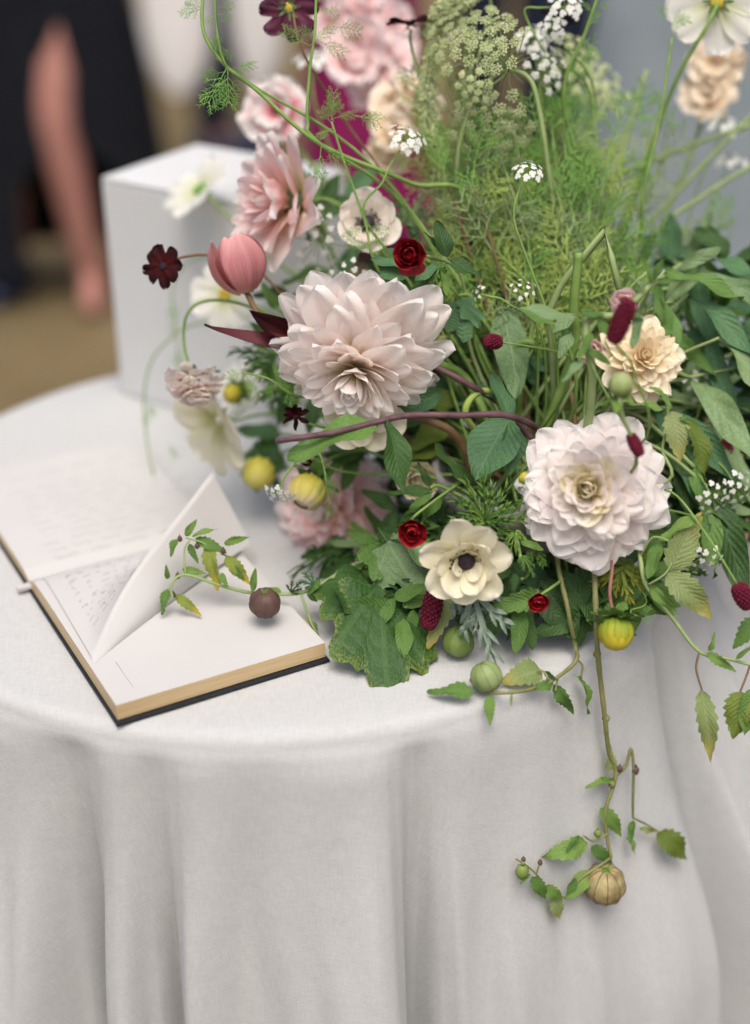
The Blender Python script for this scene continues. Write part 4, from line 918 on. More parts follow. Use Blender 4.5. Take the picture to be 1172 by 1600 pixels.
def tomatillo(t_, top_, r, mat, name='fruit', axis=Vector((0, 0, -1)), ribs=10, vein='husk_vein', sq=.95):
    F = Matrix.Translation(top_) @ frame_z(-axis, RT); b_ = MB()
    def fn(u, v):
        k = 1 + .022 * math.cos(2 * PI * u * ribs) + .02 * math.sin(2 * PI * u * 2 + 1) * math.sin(PI * v) + .015 * math.sin(9 * v + 5 * u); k += .0 * math.cos(2 * PI * u * ribs) * math.sin(PI * v) - .10 * (1 - sm(0, .16, v)) 
        th = PI * v; rr = r * math.sin(th) ** .92 * k; return Vector((rr * math.cos(2 * PI * u), rr * math.sin(2 * PI * u), -r * sq * (1 - math.cos(th)) * 1.0 + .12 * r * math.exp(-(rr / (r * .25)) ** 2) * (-1 if v < .5 else 0)))
    b_.grid(fn, ribs * 4, 14, True); f_ = part(name, b_.mesh(name, M[mat]), t_, F)
    v_ = MB()
    for k in range(ribs):
        a = 2 * PI * k / ribs; pts = []
        for j in range(1, 13):
            p = fn(k / ribs, j / 13.0); pts.append(p * 1.008 + Vector((0, 0, .0)))
        v_.tube(pts, r * .024, r * .014, 3, cap=False, wob=.4)
    part('husk_vein', v_.mesh('husk_vein', M[vein]), f_, F)
    for k in range(4):
        part('calyx', leaf_mesh('ovate', 'leafbright', k % 3), f_, F @ Matrix.Rotation(k * PI / 2, 4, 'Z') @ Matrix.Translation((0, 0, r * .01)) @ Matrix.Rotation(-.5, 4, 'X') @ Matrix.Diagonal((r * .7, r * .55, r * .5, 1)))
    return f_
def tinybud(t_, p, r, mat='fruitpurple'):
    b_ = MB(); b_.ball(p, r, 8, 6, (.85, .85, 1.1)); b_.tube([p + Vector((0, 0, r)), p + Vector((0, 0, r * 1.6))], r * .3, r * .2, 4); return wpart('flower_bud', b_, M[mat], t_)
# --- vine hanging over the table edge with the tan fruit
A0 = at(925, 850, 1.20)
pv = [S0(), at(905, 800, 1.25), A0, at(931, 950, 1.185), ocl(934, 1020, .03), ocl(945, 1120, .02), ocl(951, 1172, .018), ocl(962, 1212, .016), ocl(946, 1268, .014), ocl(949, 1310, .014), ocl(955, 1340, .016)]
v1 = sprig('tomatillo_vine', 'long tomatillo vine hanging down the cloth with a round tan fruit at its end', 'vine', A0, pv, .0030, .0016, 'stemvine', n=8, wob=.12)
for q in ((933, 1022), (947, 1122), (956, 1225)):
    b_ = MB(); b_.ball(ocl(q[0], q[1], .022 if q[1] < 1100 else .018), .0036, 8, 6, (1, 1, .9)); wpart('node', b_, M['stemvine'], v1)
fr = ocl(947, 1357, .022); tomatillo(v1, fr, .0182, 'fruittan')
stem(v1, [ocl(955, 1340, .016), ocl(938, 1352, .016), ocl(905, 1375, .014), ocl(884, 1405, .012)], .0015, .0011, 'stemvine')
stem(v1, [ocl(962, 1212, .016), ocl(978, 1196, .016), ocl(986, 1170, .018), ocl(990, 1200, .018), ocl(989, 1250, .018), ocl(989, 1278, .016)], .0016, .0011, 'stemvine')
stem(v1, [ocl(989, 1278, .016), ocl(1010, 1288, .015), ocl(1030, 1300, .015)], .0010, .0008, 'stemvine')
stem(v1, [ocl(951, 1302, .016), ocl(928, 1314, .015), ocl(912, 1306, .015)], .001, .0008, 'stemvine')
for a, b_, k, m_, w, rl in (((953, 1205), (957, 1165), 'serrate', 'leafpale', .9, .5), ((958, 1218), (918, 1222), 'serrate', 'leafbright', .55, .7), ((958, 1222), (945, 1218), 'serrate', 'leafbright', .8, -.6),
        ((940, 1262), (976, 1312), 'serrate', 'leafbright', .75, .3), ((980, 1308), (999, 1334), 'serrate', 'leafbright', .8, -.5), ((990, 1282), (984, 1318), 'ovate', 'leaf', .7, .6), ((1000, 1294), (1032, 1303), 'serrate', 'leafpale', .6, .6),
        ((1028, 1302), (1086, 1345), 'serrate', 'leafolive', 1.0, .1), ((925, 1322), (962, 1354), 'serrate', 'leaf', .8, .4), ((918, 1316), (856, 1340), 'serrate', 'leafbright', .8, -.3), ((905, 1305), (884, 1330), 'ovate', 'leaf', .6, .5),
        ((925, 1360), (884, 1404), 'ovate', 'leafbright', .9, .3), ((900, 1372), (886, 1400), 'ovate', 'leaf', .9, -.5), ((832, 1370), (858, 1412), 'serrate', 'leaf', .8, .2), ((850, 1385), (886, 1412), 'serrate', 'leafbright', .8, .3), ((862, 1405), (884, 1440), 'serrate', 'leafpale', 1.1, -.2), ((828, 1365), (812, 1380), 'serrate', 'leaf', .7, .5)):
    LC(v1, a, b_, k, m_, w, rl, .014, .020)
stem(v1, [ocl(886, 1404, .012), ocl(858, 1392, .013), ocl(840, 1368, .014), ocl(822, 1352, .014), ocl(806, 1342, .014)], .0011, .0008, 'stemvine')
stem(v1, [ocl(838, 1366, .014), ocl(843, 1350, .014)], .0008, .0007, 'stemvine'); 
tinybud(v1, ocl(844, 1348, .015), .0026); tinybud(v1, ocl(818, 1343, .014), .0024); tinybud(v1, ocl(993, 1204, .018), .0040); tinybud(v1, ocl(934, 1302, .016), .0040, 'fruitgreen'); tinybud(v1, ocl(965, 1283, .016), .0030, 'fruitgreen'); tinybud(v1, ocl(816, 1362, .014), .0068, 'fruitgreen'); tinybud(v1, ocl(968, 1202, .016), .0034)
# --- vine running left along the table edge with green fruit
B0 = at(872, 850, 1.21)
v2 = sprig('tomatillo_vine', 'tomatillo vine with two green fruit running left along the table edge', 'vine', B0, [S0(), B0, at(887, 950, 1.195), ocl(899, 1010, .02), ocl(901, 1030, .018), ocl(880, 1052, .016), ocl(845, 1072, .014), ocl(800, 1082, .012), ocl(755, 1080, .010), ocl(735, 1062, .012)], .0024, .0012, 'stemvine', n=8, wob=.1)
stem(v2, [ocl(901, 1030, .018), ocl(910, 1040, .02), ocl(908, 1058, .02)], .0011, .0009, 'stemvine'); stem(v2, [ocl(858, 1064, .016), ocl(850, 1050, .018), ocl(840, 1048, .02)], .001, .0008, 'stemvine'); stem(v2, [ocl(872, 1058, .016), ocl(868, 1080, .018)], .0009, .0008, 'stemvine')
for a, b_, k, m_, w, rl in (((846, 1046), (787, 1060), 'serrate', 'leafpale', 1.25, .1), ((866, 1070), (900, 1124), 'serrate', 'leaf', .62, .5), ((904, 1056), (935, 1115), 'serrate', 'leafbright', .5, -.7), ((742, 1082), (666, 1072), 'serrate', 'leaf', .72, .35), ((765, 1086), (764, 1132), 'serrate', 'leafbright', .8, .4), ((800, 1082), (798, 1104), 'lance', 'leafbright', .9, .3), ((864, 1066), (840, 1076), 'serrate', 'leaf', .9, -.4), ((850, 1050), (868, 1062), 'serrate', 'leafdark', .8, .5)):
    LC(v2, a, b_, k, m_, w, rl, .016, .024)
tomatillo(v2, T(717, 982, TZ + .029), .0132, 'fruitgreen', vein='fruitgreen'); tomatillo(v2, T(750, 1036, TZ + .027), .0128, 'fruitpale', vein='fruitgreen', axis=Vector((.4, -.3, -.8)))
# --- vine at the right
C0_ = at(985, 800, 1.20)
v3 = sprig('tomatillo_vine', 'tomatillo vine with pale pointed leaves arching down at the right', 'vine', C0_, [S0(), C0_, at(1000, 870, 1.18), at(1010, 915, 1.175), at(1050, 965, 1.18), at(1093, 1018, 1.18), at(1140, 1030, 1.18), at(1185, 1042, 1.18)], .0022, .0014, 'stemlight', n=8, wob=.1)
stem(v3, [at(1093, 1018, 1.18), at(1088, 1045, 1.178), at(1097, 1078, 1.178)], .0010, .0008, 'stembrown'); stem(v3, [at(1172, 1040, 1.18), at(1165, 1060, 1.178), at(1157, 1080, 1.176)], .001, .0008, 'stembrown'); stem(v3, [at(1012, 914, 1.175), at(1038, 898, 1.172), at(1050, 880, 1.17)], .001, .0008, 'stemlight'); stem(v3, [at(1000, 870, 1.18), at(1020, 840, 1.17), at(1045, 845, 1.165)], .001, .0008, 'stemlight')
for a, b_, k, m_, w, rl in (((1048, 892), (1100, 800), 'serrate', 'leafpale', .95, .35), ((1030, 845), (1098, 802), 'ovate', 'leafbright', .55, -.5), ((1042, 895), (1122, 970), 'serrate', 'leafpale', .85, .3), ((1012, 912), (1058, 962), 'ovate', 'leafbright', .5, .8), ((1030, 850), (1013, 905), 'ovate', 'leaf', .8, .5),
        ((1096, 1078), (1116, 1198), 'serrate', 'leafpale', .55, .15), ((1157, 1080), (1148, 1158), 'serrate', 'leafolive', 1.2, .15), ((1176, 1075), (1168, 1150), 'ovate', 'leaf', 1.0, -.2), ((1186, 965), (1144, 1010), 'serrate', 'leaf', 1.0, .2), ((1105, 1020), (1152, 1052), 'serrate', 'leafbright', .6, .5), ((1108, 1018), (1120, 990), 'serrate', 'leafbright', .6, .5), ((1150, 1030), (1175, 1010), 'lance', 'leafbright', 1.2, .3)):
    LF(v3, (*a, 1.172), (*b_, 1.165), k, m_, w, rl)
# --- upright vine tips above the right hand dahlia
v4 = sprig('tomatillo_vine', 'short tomatillo shoot with two mottled leaves above the right hand dahlia', 'vine', at(1025, 760, 1.19), [S0(), at(1025, 760, 1.19), at(1035, 700, 1.175), at(1044, 650, 1.17), at(1034, 612, 1.17), at(1015, 605, 1.17)], .0017, .001, 'stemlight')
for a, b_, k, m_, w, rl in (((1050, 642), (1066, 722), 'serrate', 'leafpale', .95, .2), ((1076, 655), (1118, 748), 'serrate', 'leafolive', .72, -.3), ((1038, 618), (1018, 602), 'serrate', 'leafbright', .6, .3), ((1040, 640), (985, 628), 'ovate', 'leafbright', .55, .5), ((1036, 615), (1048, 640), 'ovate', 'leafbright', .8, -.4), ((1080, 660), (1062, 652), 'ovate', 'leaf', .8, 0)):
    LF(v4, (*a, 1.165), (*b_, 1.16), k, m_, w, rl)
# --- vine over the open book
D0 = at(560, 880, 1.26)
v5 = sprig('tomatillo_vine', 'tomatillo vine with small toothed leaves and a purple fruit reaching over the book', 'vine', D0, [S0(), at(680, 850, 1.32), D0, at(515, 905, 1.25), at(470, 926, 1.245), at(400, 927, 1.24), at(345, 915, 1.235), at(290, 898, 1.225), at(268, 912, 1.22), at(270, 935, 1.22)], .0022, .0010, 'stemlight', n=8, wob=.1)
stem(v5, [at(470, 926, 1.245), at(485, 970, 1.24), at(500, 1000, 1.235), at(520, 1030, 1.235)], .0013, .0009, 'stemlight'); stem(v5, [at(345, 915, 1.235), at(335, 870, 1.235), at(320, 850, 1.23), at(290, 840, 1.225)], .001, .0008, 'stemlight'); stem(v5, [at(290, 898, 1.225), at(288, 860, 1.225), at(296, 845, 1.225)], .0009, .0007, 'stemlight'); stem(v5, [at(345, 865, 1.235), at(365, 872, 1.235)], .0009, .0007, 'stemlight')
for a, b_, k, m_, w, rl in (((275, 842), (264, 868), 'serrate', 'leaf', .9, .3), ((290, 838), (306, 812), 'serrate', 'leafbright', .75, .3), ((300, 838), (336, 822), 'serrate', 'leafbright', .6, -.4), ((305, 842), (354, 862), 'serrate', 'leaf', .7, .2), ((295, 850), (308, 880), 'serrate', 'leaf', .7, .4), ((325, 850), (335, 925), 'serrate', 'leafyellow', .6, .3), ((350, 850), (388, 838), 'serrate', 'leafbright', .6, .3), ((352, 870), (392, 912), 'serrate', 'leafyellow', .75, .1), ((360, 885), (380, 905), 'serrate', 'leaf', .9, .5), ((285, 890), (320, 896), 'serrate', 'leafbright', .7, .4), ((262, 905), (260, 884), 'serrate', 'leaf', .7, .3), ((262, 920), (249, 960), 'serrate', 'leaf', .75, .3), ((274, 930), (314, 961), 'serrate', 'leafyellow', .62, .2), ((345, 895), (355, 920), 'serrate', 'leafbright', .7, .3), ((395, 925), (400, 888), 'lance', 'leafbright', 1.4, .2), ((440, 925), (415, 915), 'serrate', 'leafbright', .7, .2), ((500, 905), (480, 930), 'ovate', 'leaf', .9, .3), ((505, 1000), (462, 998), 'ovate', 'leafbright', .55, .5), ((515, 1012), (530, 1042), 'lance', 'leafbright', 1.4, .4), ((497, 985), (478, 965), 'ovate', 'leafpale', .8, .3), ((480, 926), (497, 940), 'ovate', 'leafdark', 1, 0), ((455, 925), (475, 905), 'dissected', 'leafdark', 1, .2), ((490, 915), (470, 890), 'dissected', 'leafteal', 1, .2)):
    LF(v5, (*a, 1.232 if a[0] < 400 else 1.242), (*b_, 1.225 if a[0] < 400 else 1.24), k, m_, w, rl)
tomatillo(v5, T(413, 922, TZ + .053), .0132, 'fruitpurple'); 
for q in ((281, 842), (308, 853), (349, 861), (278, 900), (271, 930)): tinybud(v5, at(q[0], q[1], 1.228), .0026)

# --- dark woody stem with veined leaves
v6 = sprig('leaf_branch', 'dark purple woody stem crossing the centre with deeply veined leaves', 'branch', at(800, 650, 1.19), [S0(), at(850, 690, 1.25), at(800, 651, 1.19), at(720, 649, 1.18), at(640, 649, 1.175), at(595, 658, 1.17), at(520, 676, 1.16), at(432, 689, 1.15)], .0030, .0026, 'stemdark', wob=.06)
LF(v6, (590, 662, 1.168), (444, 700, 1.15), 'veined', 'leaf', .95, .42, 1); LF(v6, (606, 655, 1.168), (629, 778, 1.165), 'veined', 'leafdark', .95, -.55, 2); LF(v6, (604, 650, 1.17), (612, 690, 1.175), 'veined', 'leafteal', .8, .4, 1)
v7 = sprig('bare_twig', 'dark purple bare stem slanting down right of the central dahlia', 'stem', at(740, 605, 1.24), [S0(), at(790, 640, 1.27), at(740, 605, 1.235), at(690, 578, 1.225), at(640, 556, 1.22)], .0030, .0026, 'stemdark', wob=.06)
for pts, r_, mt, lb in (([S0(), (760, 800, 1.33), (720, 690, 1.28), (660, 655, 1.27), (580, 650, 1.26)], .0042, 'stembrown', 'thick tan stem just below the dark woody stem'),
                    ([S0(), (760, 700, 1.28), (728, 650, 1.245), (740, 618, 1.24), (765, 612, 1.25), (790, 640, 1.27)], .0034, 'frondpale', 'bright green stem looping behind the dark woody stem'),
                    ([S0(), (740, 610, 1.29), (690, 570, 1.27), (640, 560, 1.25)], .0042, 'stem', 'thick green stem behind the central dahlia'),
                    ([S0(), (892, 560, 1.24), (896, 480, 1.21), (905, 395, 1.19)], .0044, 'stem', 'thick dark green stem standing in front of the feathery greenery'),
                    ([S0(), (860, 480, 1.23), (880, 440, 1.22), (945, 362, 1.20), (955, 400, 1.20), (968, 452, 1.20)], .0034, 'stemlight', 'pale green stem snapped over at the top'),
                    ([S0(), (812, 600, 1.27), (806, 545, 1.25), (830, 535, 1.24), (845, 560, 1.25)], .0036, 'stem', 'green stem curling under the pale lance leaf'),
                    ([S0(), (900, 700, 1.20), (925, 600, 1.15), (915, 520, 1.14), (925, 495, 1.14), (965, 492, 1.14), (1000, 462, 1.14), (1022, 438, 1.14)], .0038, 'stemlight', None)):
    P_ = [pts[0]] + [at(*q) for q in pts[1:]]
    if lb: sprig('bare_twig', lb, 'stem', P_[2], P_, r_, r_ * .85, mt, n=1 if 'snapped' in lb else 6, wob=.05)
    else:
        sh = sprig('leafy_shoot', 'leafy shoot with hooked narrow leaves bending above the butter yellow dahlia', 'shoot', P_[1], P_, r_, r_ * .7, mt)
        for a, b_, w, rl in (((1020, 442), (1002, 398), .9, .3), ((1022, 438), (1037, 398), 1.0, -.3), ((1026, 445), (1036, 510), .95, .5), ((1030, 448), (1052, 525), .75, -.4), ((1024, 438), (1062, 440), .8, .4), ((1010, 455), (985, 425), .8, .2), ((945, 492), (900, 490), 1.2, .3), ((960, 490), (1010, 490), 1.2, -.3), ((1000, 490), (990, 545), 1.2, .5), ((925, 520), (905, 560), 1.3, .4), ((915, 545), (957, 568), 1.0, .3), ((900, 500), (805, 478), 1.1, .4), ((935, 500), (960, 530), 1.5, .2), ((912, 560), (878, 595), 1.1, .3)):
            LF(sh, (*a, 1.135), (*b_, 1.128), 'lance', rnd.choice(('leaf', 'leafgrey', 'leaf')), w * 1.25, rl)

# ------------------------------------------------------------------ large leaves at the front of the bowl
def leafy(label, base, pts, leaves, r=.0018, mat='stem', cat='leaves', name='leaf_sprig', grp=None):
    t_ = thing(name, label, cat, pts[-1] if pts else base, group=grp)
    if pts: stem(t_, pts, r, r * .8, mat)
    for a, b_, k, m_, w, rl in leaves: LF(t_, a, b_, k, m_, w, rl)
    return t_
leafy('big lobed green leaf with yellow blotched edge lying against the cloth', at(590, 900, 1.24), [S0(), at(650, 880, 1.26), at(585, 905, 1.235)],
      [((585, 890, 1.235), (618, 1114, 1.15), 'lobed', 'leafedge', .62, -.25)])
leafy('second lobed green leaf with a yellow patch beside the book corner', at(560, 900, 1.25), [S0(), at(640, 870, 1.28), at(560, 890, 1.25)],
      [((565, 892, 1.25), (506, 968, 1.215), 'lobed', 'leafedge', 1.0, .25), ((565, 890, 1.245), (545, 960, 1.2), 'ovate', 'leafdark', 1.4, -.4)])
leafy('greyish soft lobed leaf folded over left of the crimson ranunculus', at(620, 840, 1.24), [S0(), at(680, 850, 1.27), at(618, 845, 1.235)],
      [((600, 838, 1.235), (652, 925, 1.205), 'lobed', 'leafgrey', .95, .35), ((612, 836, 1.24), (680, 892, 1.2), 'ovate', 'leafgrey', .8, -.9), ((596, 836, 1.25), (588, 905, 1.215), 'lobed', 'leaf', .7, -.3), ((590, 830, 1.25), (640, 848, 1.23), 'ovate', 'leafdark', .9, .2)])
leafy('silver felted cut leaf hanging over the green fruit', at(735, 930, 1.19), [S0(), at(760, 870, 1.25), at(732, 905, 1.20), at(745, 945, 1.185)],
      [((740, 925, 1.188), (778, 1045, 1.165), 'dissected', 'leafsilver', .75, .3), ((744, 950, 1.187), (742, 1000, 1.175), 'dissected', 'leafsilver', .7, -.3)])
leafy('pale olive toothed leaf behind the hanging burnet head', at(700, 930, 1.21), [S0(), at(730, 890, 1.25), at(705, 925, 1.21)],
      [((704, 928, 1.21), (664, 1012, 1.195), 'serrate', 'leafpale', .8, .3)])
leafy('dark pointed leaves below the cream anemone', at(820, 910, 1.20), [S0(), at(830, 880, 1.24), at(815, 905, 1.2)],
      [((850, 930, 1.19), (762, 952, 1.175), 'serrate', 'leaf', .7, -.3), ((845, 905, 1.22), (900, 1000, 1.2), 'ovate', 'leafdark', 1.1, .2), ((812, 950, 1.195), (808, 1020, 1.18), 'lance', 'leaf', 1.9, .2), ((880, 890, 1.22), (955, 985, 1.2), 'ovate', 'leafdark', .9, -.2), ((800, 890, 1.2), (745, 905, 1.2), 'ovate', 'leafdark', .8, .2), ((905, 890, 1.22), (905, 1010, 1.215), 'ovate', 'leafdark', .7, .3), ((790, 880, 1.22), (800, 960, 1.215), 'ovate', 'leafdark', .9, .1), ((720, 890, 1.23), (700, 960, 1.22), 'ovate', 'leaf', .9, .1), ((960, 880, 1.22), (1010, 960, 1.21), 'palm', 'leafolive', .9, .1)])
leafy('yellow edged cut leaf beside the hanging yellow bud', at(975, 890, 1.20), [S0(), at(960, 870, 1.22), at(975, 890, 1.2)],
      [((970, 885, 1.2), (985, 955, 1.185), 'dissected', 'leafyellow', .8, .2), ((980, 880, 1.2), (920, 920, 1.19), 'dissected', 'leafyellow', .8, -.4), ((1000, 880, 1.2), (1035, 880, 1.19), 'dissected', 'leafyellow', .9, .3)])
# feathery collar of leaves behind the cream anemone
leafy('ruff of deeply cut green leaves above the cream anemone', at(756, 822, 1.20), [S0(), at(790, 830, 1.22), at(750, 850, 1.18)],
      [((757, 815, 1.195), b_, 'dissected', m_, w, rl) for b_, m_, w, rl in (((715, 728, 1.185), 'leafbright', .55, .3), ((752, 738, 1.185), 'leaf', .6, -.2), ((800, 745, 1.185), 'leafbright', .55, .4), ((835, 775, 1.185), 'leaf', .6, -.3), ((838, 815, 1.18), 'leafbright', .7, .2), ((690, 775, 1.185), 'leaf', .6, .2), ((700, 812, 1.18), 'leafbright', .6, -.4), ((815, 840, 1.18), 'leaf', .6, .5), ((775, 735, 1.19), 'leafgrey', .5, .1))], .0032, 'stemlight')
leafy('green cut leaf with a drooping bud right of the cream anemone', at(810, 860, 1.18), [S0(), at(830, 850, 1.2), at(808, 830, 1.185), at(815, 880, 1.175)],
      [((806, 835, 1.185), (790, 895, 1.17), 'dissected', 'leafbright', .5, .4), ((815, 870, 1.175), (838, 905, 1.17), 'dissected', 'leaf', .6, -.3), ((800, 850, 1.18), (782, 850, 1.17), 'lance', 'leaf', 1.4, .2), ((812, 845, 1.18), (850, 860, 1.175), 'lance', 'leafbright', 1.5, .2), ((806, 895, 1.175), (802, 925, 1.17), 'ovate', 'leafdark', .8, .2)])
leafy('three lobed dark green leaf across the pale cream globe', at(690, 765, 1.235), [S0(), at(760, 790, 1.25), at(690, 760, 1.235), at(672, 763, 1.23)],
      [((675, 765, 1.23), (604, 768, 1.225), 'lance', 'leafdark', 1.3, .2), ((673, 762, 1.23), (654, 722, 1.225), 'lance', 'leafdark', 1.4, .2), ((675, 768, 1.23), (640, 796, 1.225), 'lance', 'leaf', 1.5, -.2), ((720, 750, 1.235), (675, 696, 1.225), 'veined', 'leafdark', 1.1, .7), ((745, 760, 1.235), (690, 720, 1.225), 'ovate', 'leafdark', .7, .2)])
leafy('dark glossy leaves around the small crimson ranunculus', at(700, 402, 1.22), [S0(), at(740, 560, 1.29), at(720, 430, 1.25), at(668, 400, 1.22)],
      [((700, 402, 1.21), (684, 343, 1.2), 'veined', 'leafdark', 1.25, .2), ((692, 400, 1.213), (664, 362, 1.21), 'ovate', 'leafdark', .8, .9), ((700, 404, 1.212), (753, 430, 1.2), 'veined', 'leafdark', 1.05, -.3), ((640, 420, 1.225), (580, 404, 1.215), 'ovate', 'leafteal', .9, .4), ((640, 424, 1.225), (592, 428, 1.215), 'ovate', 'leafteal', 1.0, -.2), ((632, 405, 1.23), (600, 388, 1.225), 'ovate', 'leafteal', .9, .2), ((690, 410, 1.213), (648, 440, 1.205), 'veined', 'leafteal', 1.0, .3), ((690, 412, 1.212), (662, 462, 1.21), 'dissected', 'leaf', .6, .3), ((694, 412, 1.212), (700, 462, 1.205), 'lance', 'leafbright', 1.3, .4), ((690, 420, 1.22), (640, 460, 1.215), 'ovate', 'leafdark', .9, 0)], .0018, 'stemlight')
leafy('blue green scalloped leaf drooping right of the central dahlia', at(715, 455, 1.25), [S0(), at(750, 560, 1.3), at(738, 470, 1.26), at(715, 462, 1.245)],
      [((716, 462, 1.245), (728, 534, 1.235), 'lobed', 'leafteal', .85, .25), ((720, 465, 1.245), (752, 510, 1.235), 'lobed', 'leafteal', .7, -.5)])
leafy('pale lance shaped leaf hanging behind the round burnet head', at(785, 470, 1.26), [S0(), at(815, 600, 1.32), at(800, 500, 1.29), at(788, 485, 1.26)],
      [((786, 478, 1.26), (803, 622, 1.235), 'lance', 'leafgrey', 1.75, .2)])
leafy('broad blue green leaf below the dark woody stem', at(790, 655, 1.23), [S0(), at(830, 720, 1.27), at(800, 655, 1.23)],
      [((798, 655, 1.228), (738, 748, 1.205), 'ovate', 'leafteal', 1.3, .15), ((800, 660, 1.23), (800, 745, 1.215), 'ovate', 'leafteal', .9, -.4), ((800, 655, 1.23), (765, 580, 1.245), 'ovate', 'leafteal', .6, .2), ((795, 640, 1.25), (745, 600, 1.245), 'ovate', 'leafteal', .7, .5), ((690, 610, 1.25), (625, 650, 1.24), 'ovate', 'leafteal', .8, -.3)])
leafy('olive green round leaves behind the dark woody stem', at(690, 640, 1.30), [S0(), at(760, 700, 1.33), at(700, 640, 1.30)],
      [((712, 640, 1.30), (650, 610, 1.285), 'ovate', 'leafolive', 1.2, .1), ((700, 660, 1.30), (640, 700, 1.285), 'ovate', 'leafolive', 1.1, .3), ((690, 690, 1.30), (610, 720, 1.29), 'ovate', 'leafolive', 1.0, .3)])
leafy('narrow green leaf sweeping over the tangle right of the round burnet head', at(860, 500, 1.21), [S0(), at(900, 620, 1.24), at(880, 520, 1.21), at(866, 506, 1.205)],
      [((872, 512, 1.205), (798, 476, 1.195), 'lance', 'leaf', 1.4, .5), ((900, 490, 1.2), (862, 520, 1.2), 'ovate', 'leafgrey', .9, .2), ((893, 520, 1.2), (872, 560, 1.195), 'ovate', 'leafgrey', .9, .3)])
leafy('green leaves behind the pink tulip and dark tulip petals', at(420, 540, 1.33), [S0(), at(560, 640, 1.38), at(450, 560, 1.34), at(400, 545, 1.335)],
      [((430, 560, 1.335), (356, 545, 1.33), 'dissected', 'leafdark', 1.0, .2), ((430, 570, 1.335), (370, 590, 1.33), 'dissected', 'leaf', .9, .2), ((430, 545, 1.335), (390, 500, 1.33), 'ovate', 'leafdark', .8, .3), ((450, 580, 1.33), (400, 630, 1.33), 'dissected', 'leaf', .9, .2), ((470, 600, 1.33), (430, 640, 1.33), 'ovate', 'leafdark', .8, .3)], .002)
leafy('blurred teal green leaves behind the yellow bud over the book', at(430, 690, 1.42), [S0(), at(580, 720, 1.42), at(450, 680, 1.42), at(420, 690, 1.42)],
      [((440, 680, 1.42), (368, 672, 1.42), 'ovate', 'leafteal', .9, .2), ((440, 690, 1.42), (372, 715, 1.42), 'ovate', 'leaf', .8, .2), ((450, 665, 1.42), (420, 635, 1.42), 'ovate', 'leaf', .8, .2), ((430, 700, 1.42), (445, 745, 1.42), 'ovate', 'leaf', .8, .2), ((470, 690, 1.42), (490, 740, 1.41), 'ovate', 'leafdark', .9, .2)], .002)
leafy('blurred green leaves between the pink dahlia and its stem', at(500, 330, 1.38), [S0(), at(620, 560, 1.42), at(530, 420, 1.40), at(500, 330, 1.385)],
      [((505, 330, 1.385), (470, 260, 1.39), 'ovate', 'leaf', .7, .2), ((505, 325, 1.385), (530, 270, 1.39), 'ovate', 'leafdark', .8, .3), ((500, 340, 1.385), (560, 300, 1.39), 'ovate', 'leafdark', .8, .2), ((510, 360, 1.385), (470, 350, 1.38), 'ovate', 'leafyellow', .7, .2), ((520, 420, 1.39), (440, 440, 1.38), 'ovate', 'leaf', .6, .2), ((530, 430, 1.39), (560, 380, 1.39), 'ovate', 'leafteal', .8, .2), ((450, 455, 1.39), (390, 460, 1.4), 'ovate', 'leafdark', .7, 0), ((540, 310, 1.39), (590, 260, 1.39), 'ovate', 'leafteal', .9, .2)], .0024)
leafy('blue grey cut leaf behind the small crimson ranunculus', at(630, 340, 1.33), [S0(), at(720, 520, 1.36), at(650, 380, 1.34), at(632, 345, 1.33)],
      [((632, 350, 1.33), (612, 300, 1.33), 'dissected', 'leafteal', 1.0, .2), ((635, 350, 1.33), (660, 300, 1.33), 'dissected', 'leafgrey', .9, .2), ((640, 355, 1.33), (690, 335, 1.33), 'dissected', 'leafteal', .9, .2), ((630, 350, 1.33), (600, 340, 1.33), 'dissected', 'leafteal', .9, .3)])

# long strap leaves on the right
for i, (lb, pts, k, m_, w, rl) in enumerate([
    ('grey green strap leaf folded over near the right edge', [((1040, 500, 1.31), (1062, 418, 1.29)), ((1062, 420, 1.29), (1125, 382, 1.27))], 'strap', 'leafgrey', 2.0, .3),
    ('dark strap leaf arching out of the frame below the grey blue dress', [((1085, 400, 1.33), (1200, 420, 1.27))], 'lance', 'leafteal', 1.1, -.5),
    ('pale strap leaf bending right over the dark ones', [((1050, 470, 1.30), (1100, 425, 1.285)), ((1096, 428, 1.285), (1210, 480, 1.25))], 'strap', 'leafgrey', 1.6, .2),
    ('dark hanging strap leaf right of the butter yellow dahlia', [((1090, 440, 1.31), (1112, 545, 1.29)), ((1110, 535, 1.29), (1140, 640, 1.27))], 'strap', 'leafteal', 1.9, .3),
    ('long pale strap leaf slanting down to the right edge', [((1080, 590, 1.28), (1195, 720, 1.22))], 'lance', 'leafgrey', 1.1, .15),
    ('deep green strap leaf lowest on the right', [((1105, 760, 1.26), (1172, 940, 1.22))], 'lance', 'leafdark', 1.25, .3),
    ('glossy strap leaf hanging beside the low dark one', [((1085, 730, 1.26), (1122, 900, 1.23))], 'lance', 'leaf', .95, -.3),
    ('broad strap leaf curving behind the burnet head at the right edge', [((1110, 640, 1.31), (1185, 800, 1.27))], 'lance', 'leafgrey', 1.05, -.2),
    ('dark strap leaf at the extreme right behind the mottled leaves', [((1140, 560, 1.33), (1210, 640, 1.3))], 'lance', 'leafteal', 1.3, .2)]):
    p0 = at(*pts[0][0]); t_ = thing('strap_leaf', lb, 'leaf', p0)
    q0 = S0() + Vector((.02, 0, 0)); stem(t_, [q0, (q0 + p0) * .5 + Vector((0, 0, .05)), p0], .0022, .0016, 'stemlight')
    for a, b_ in pts: LF(t_, a, b_, k, m_, w, rl, seed=i % 4)

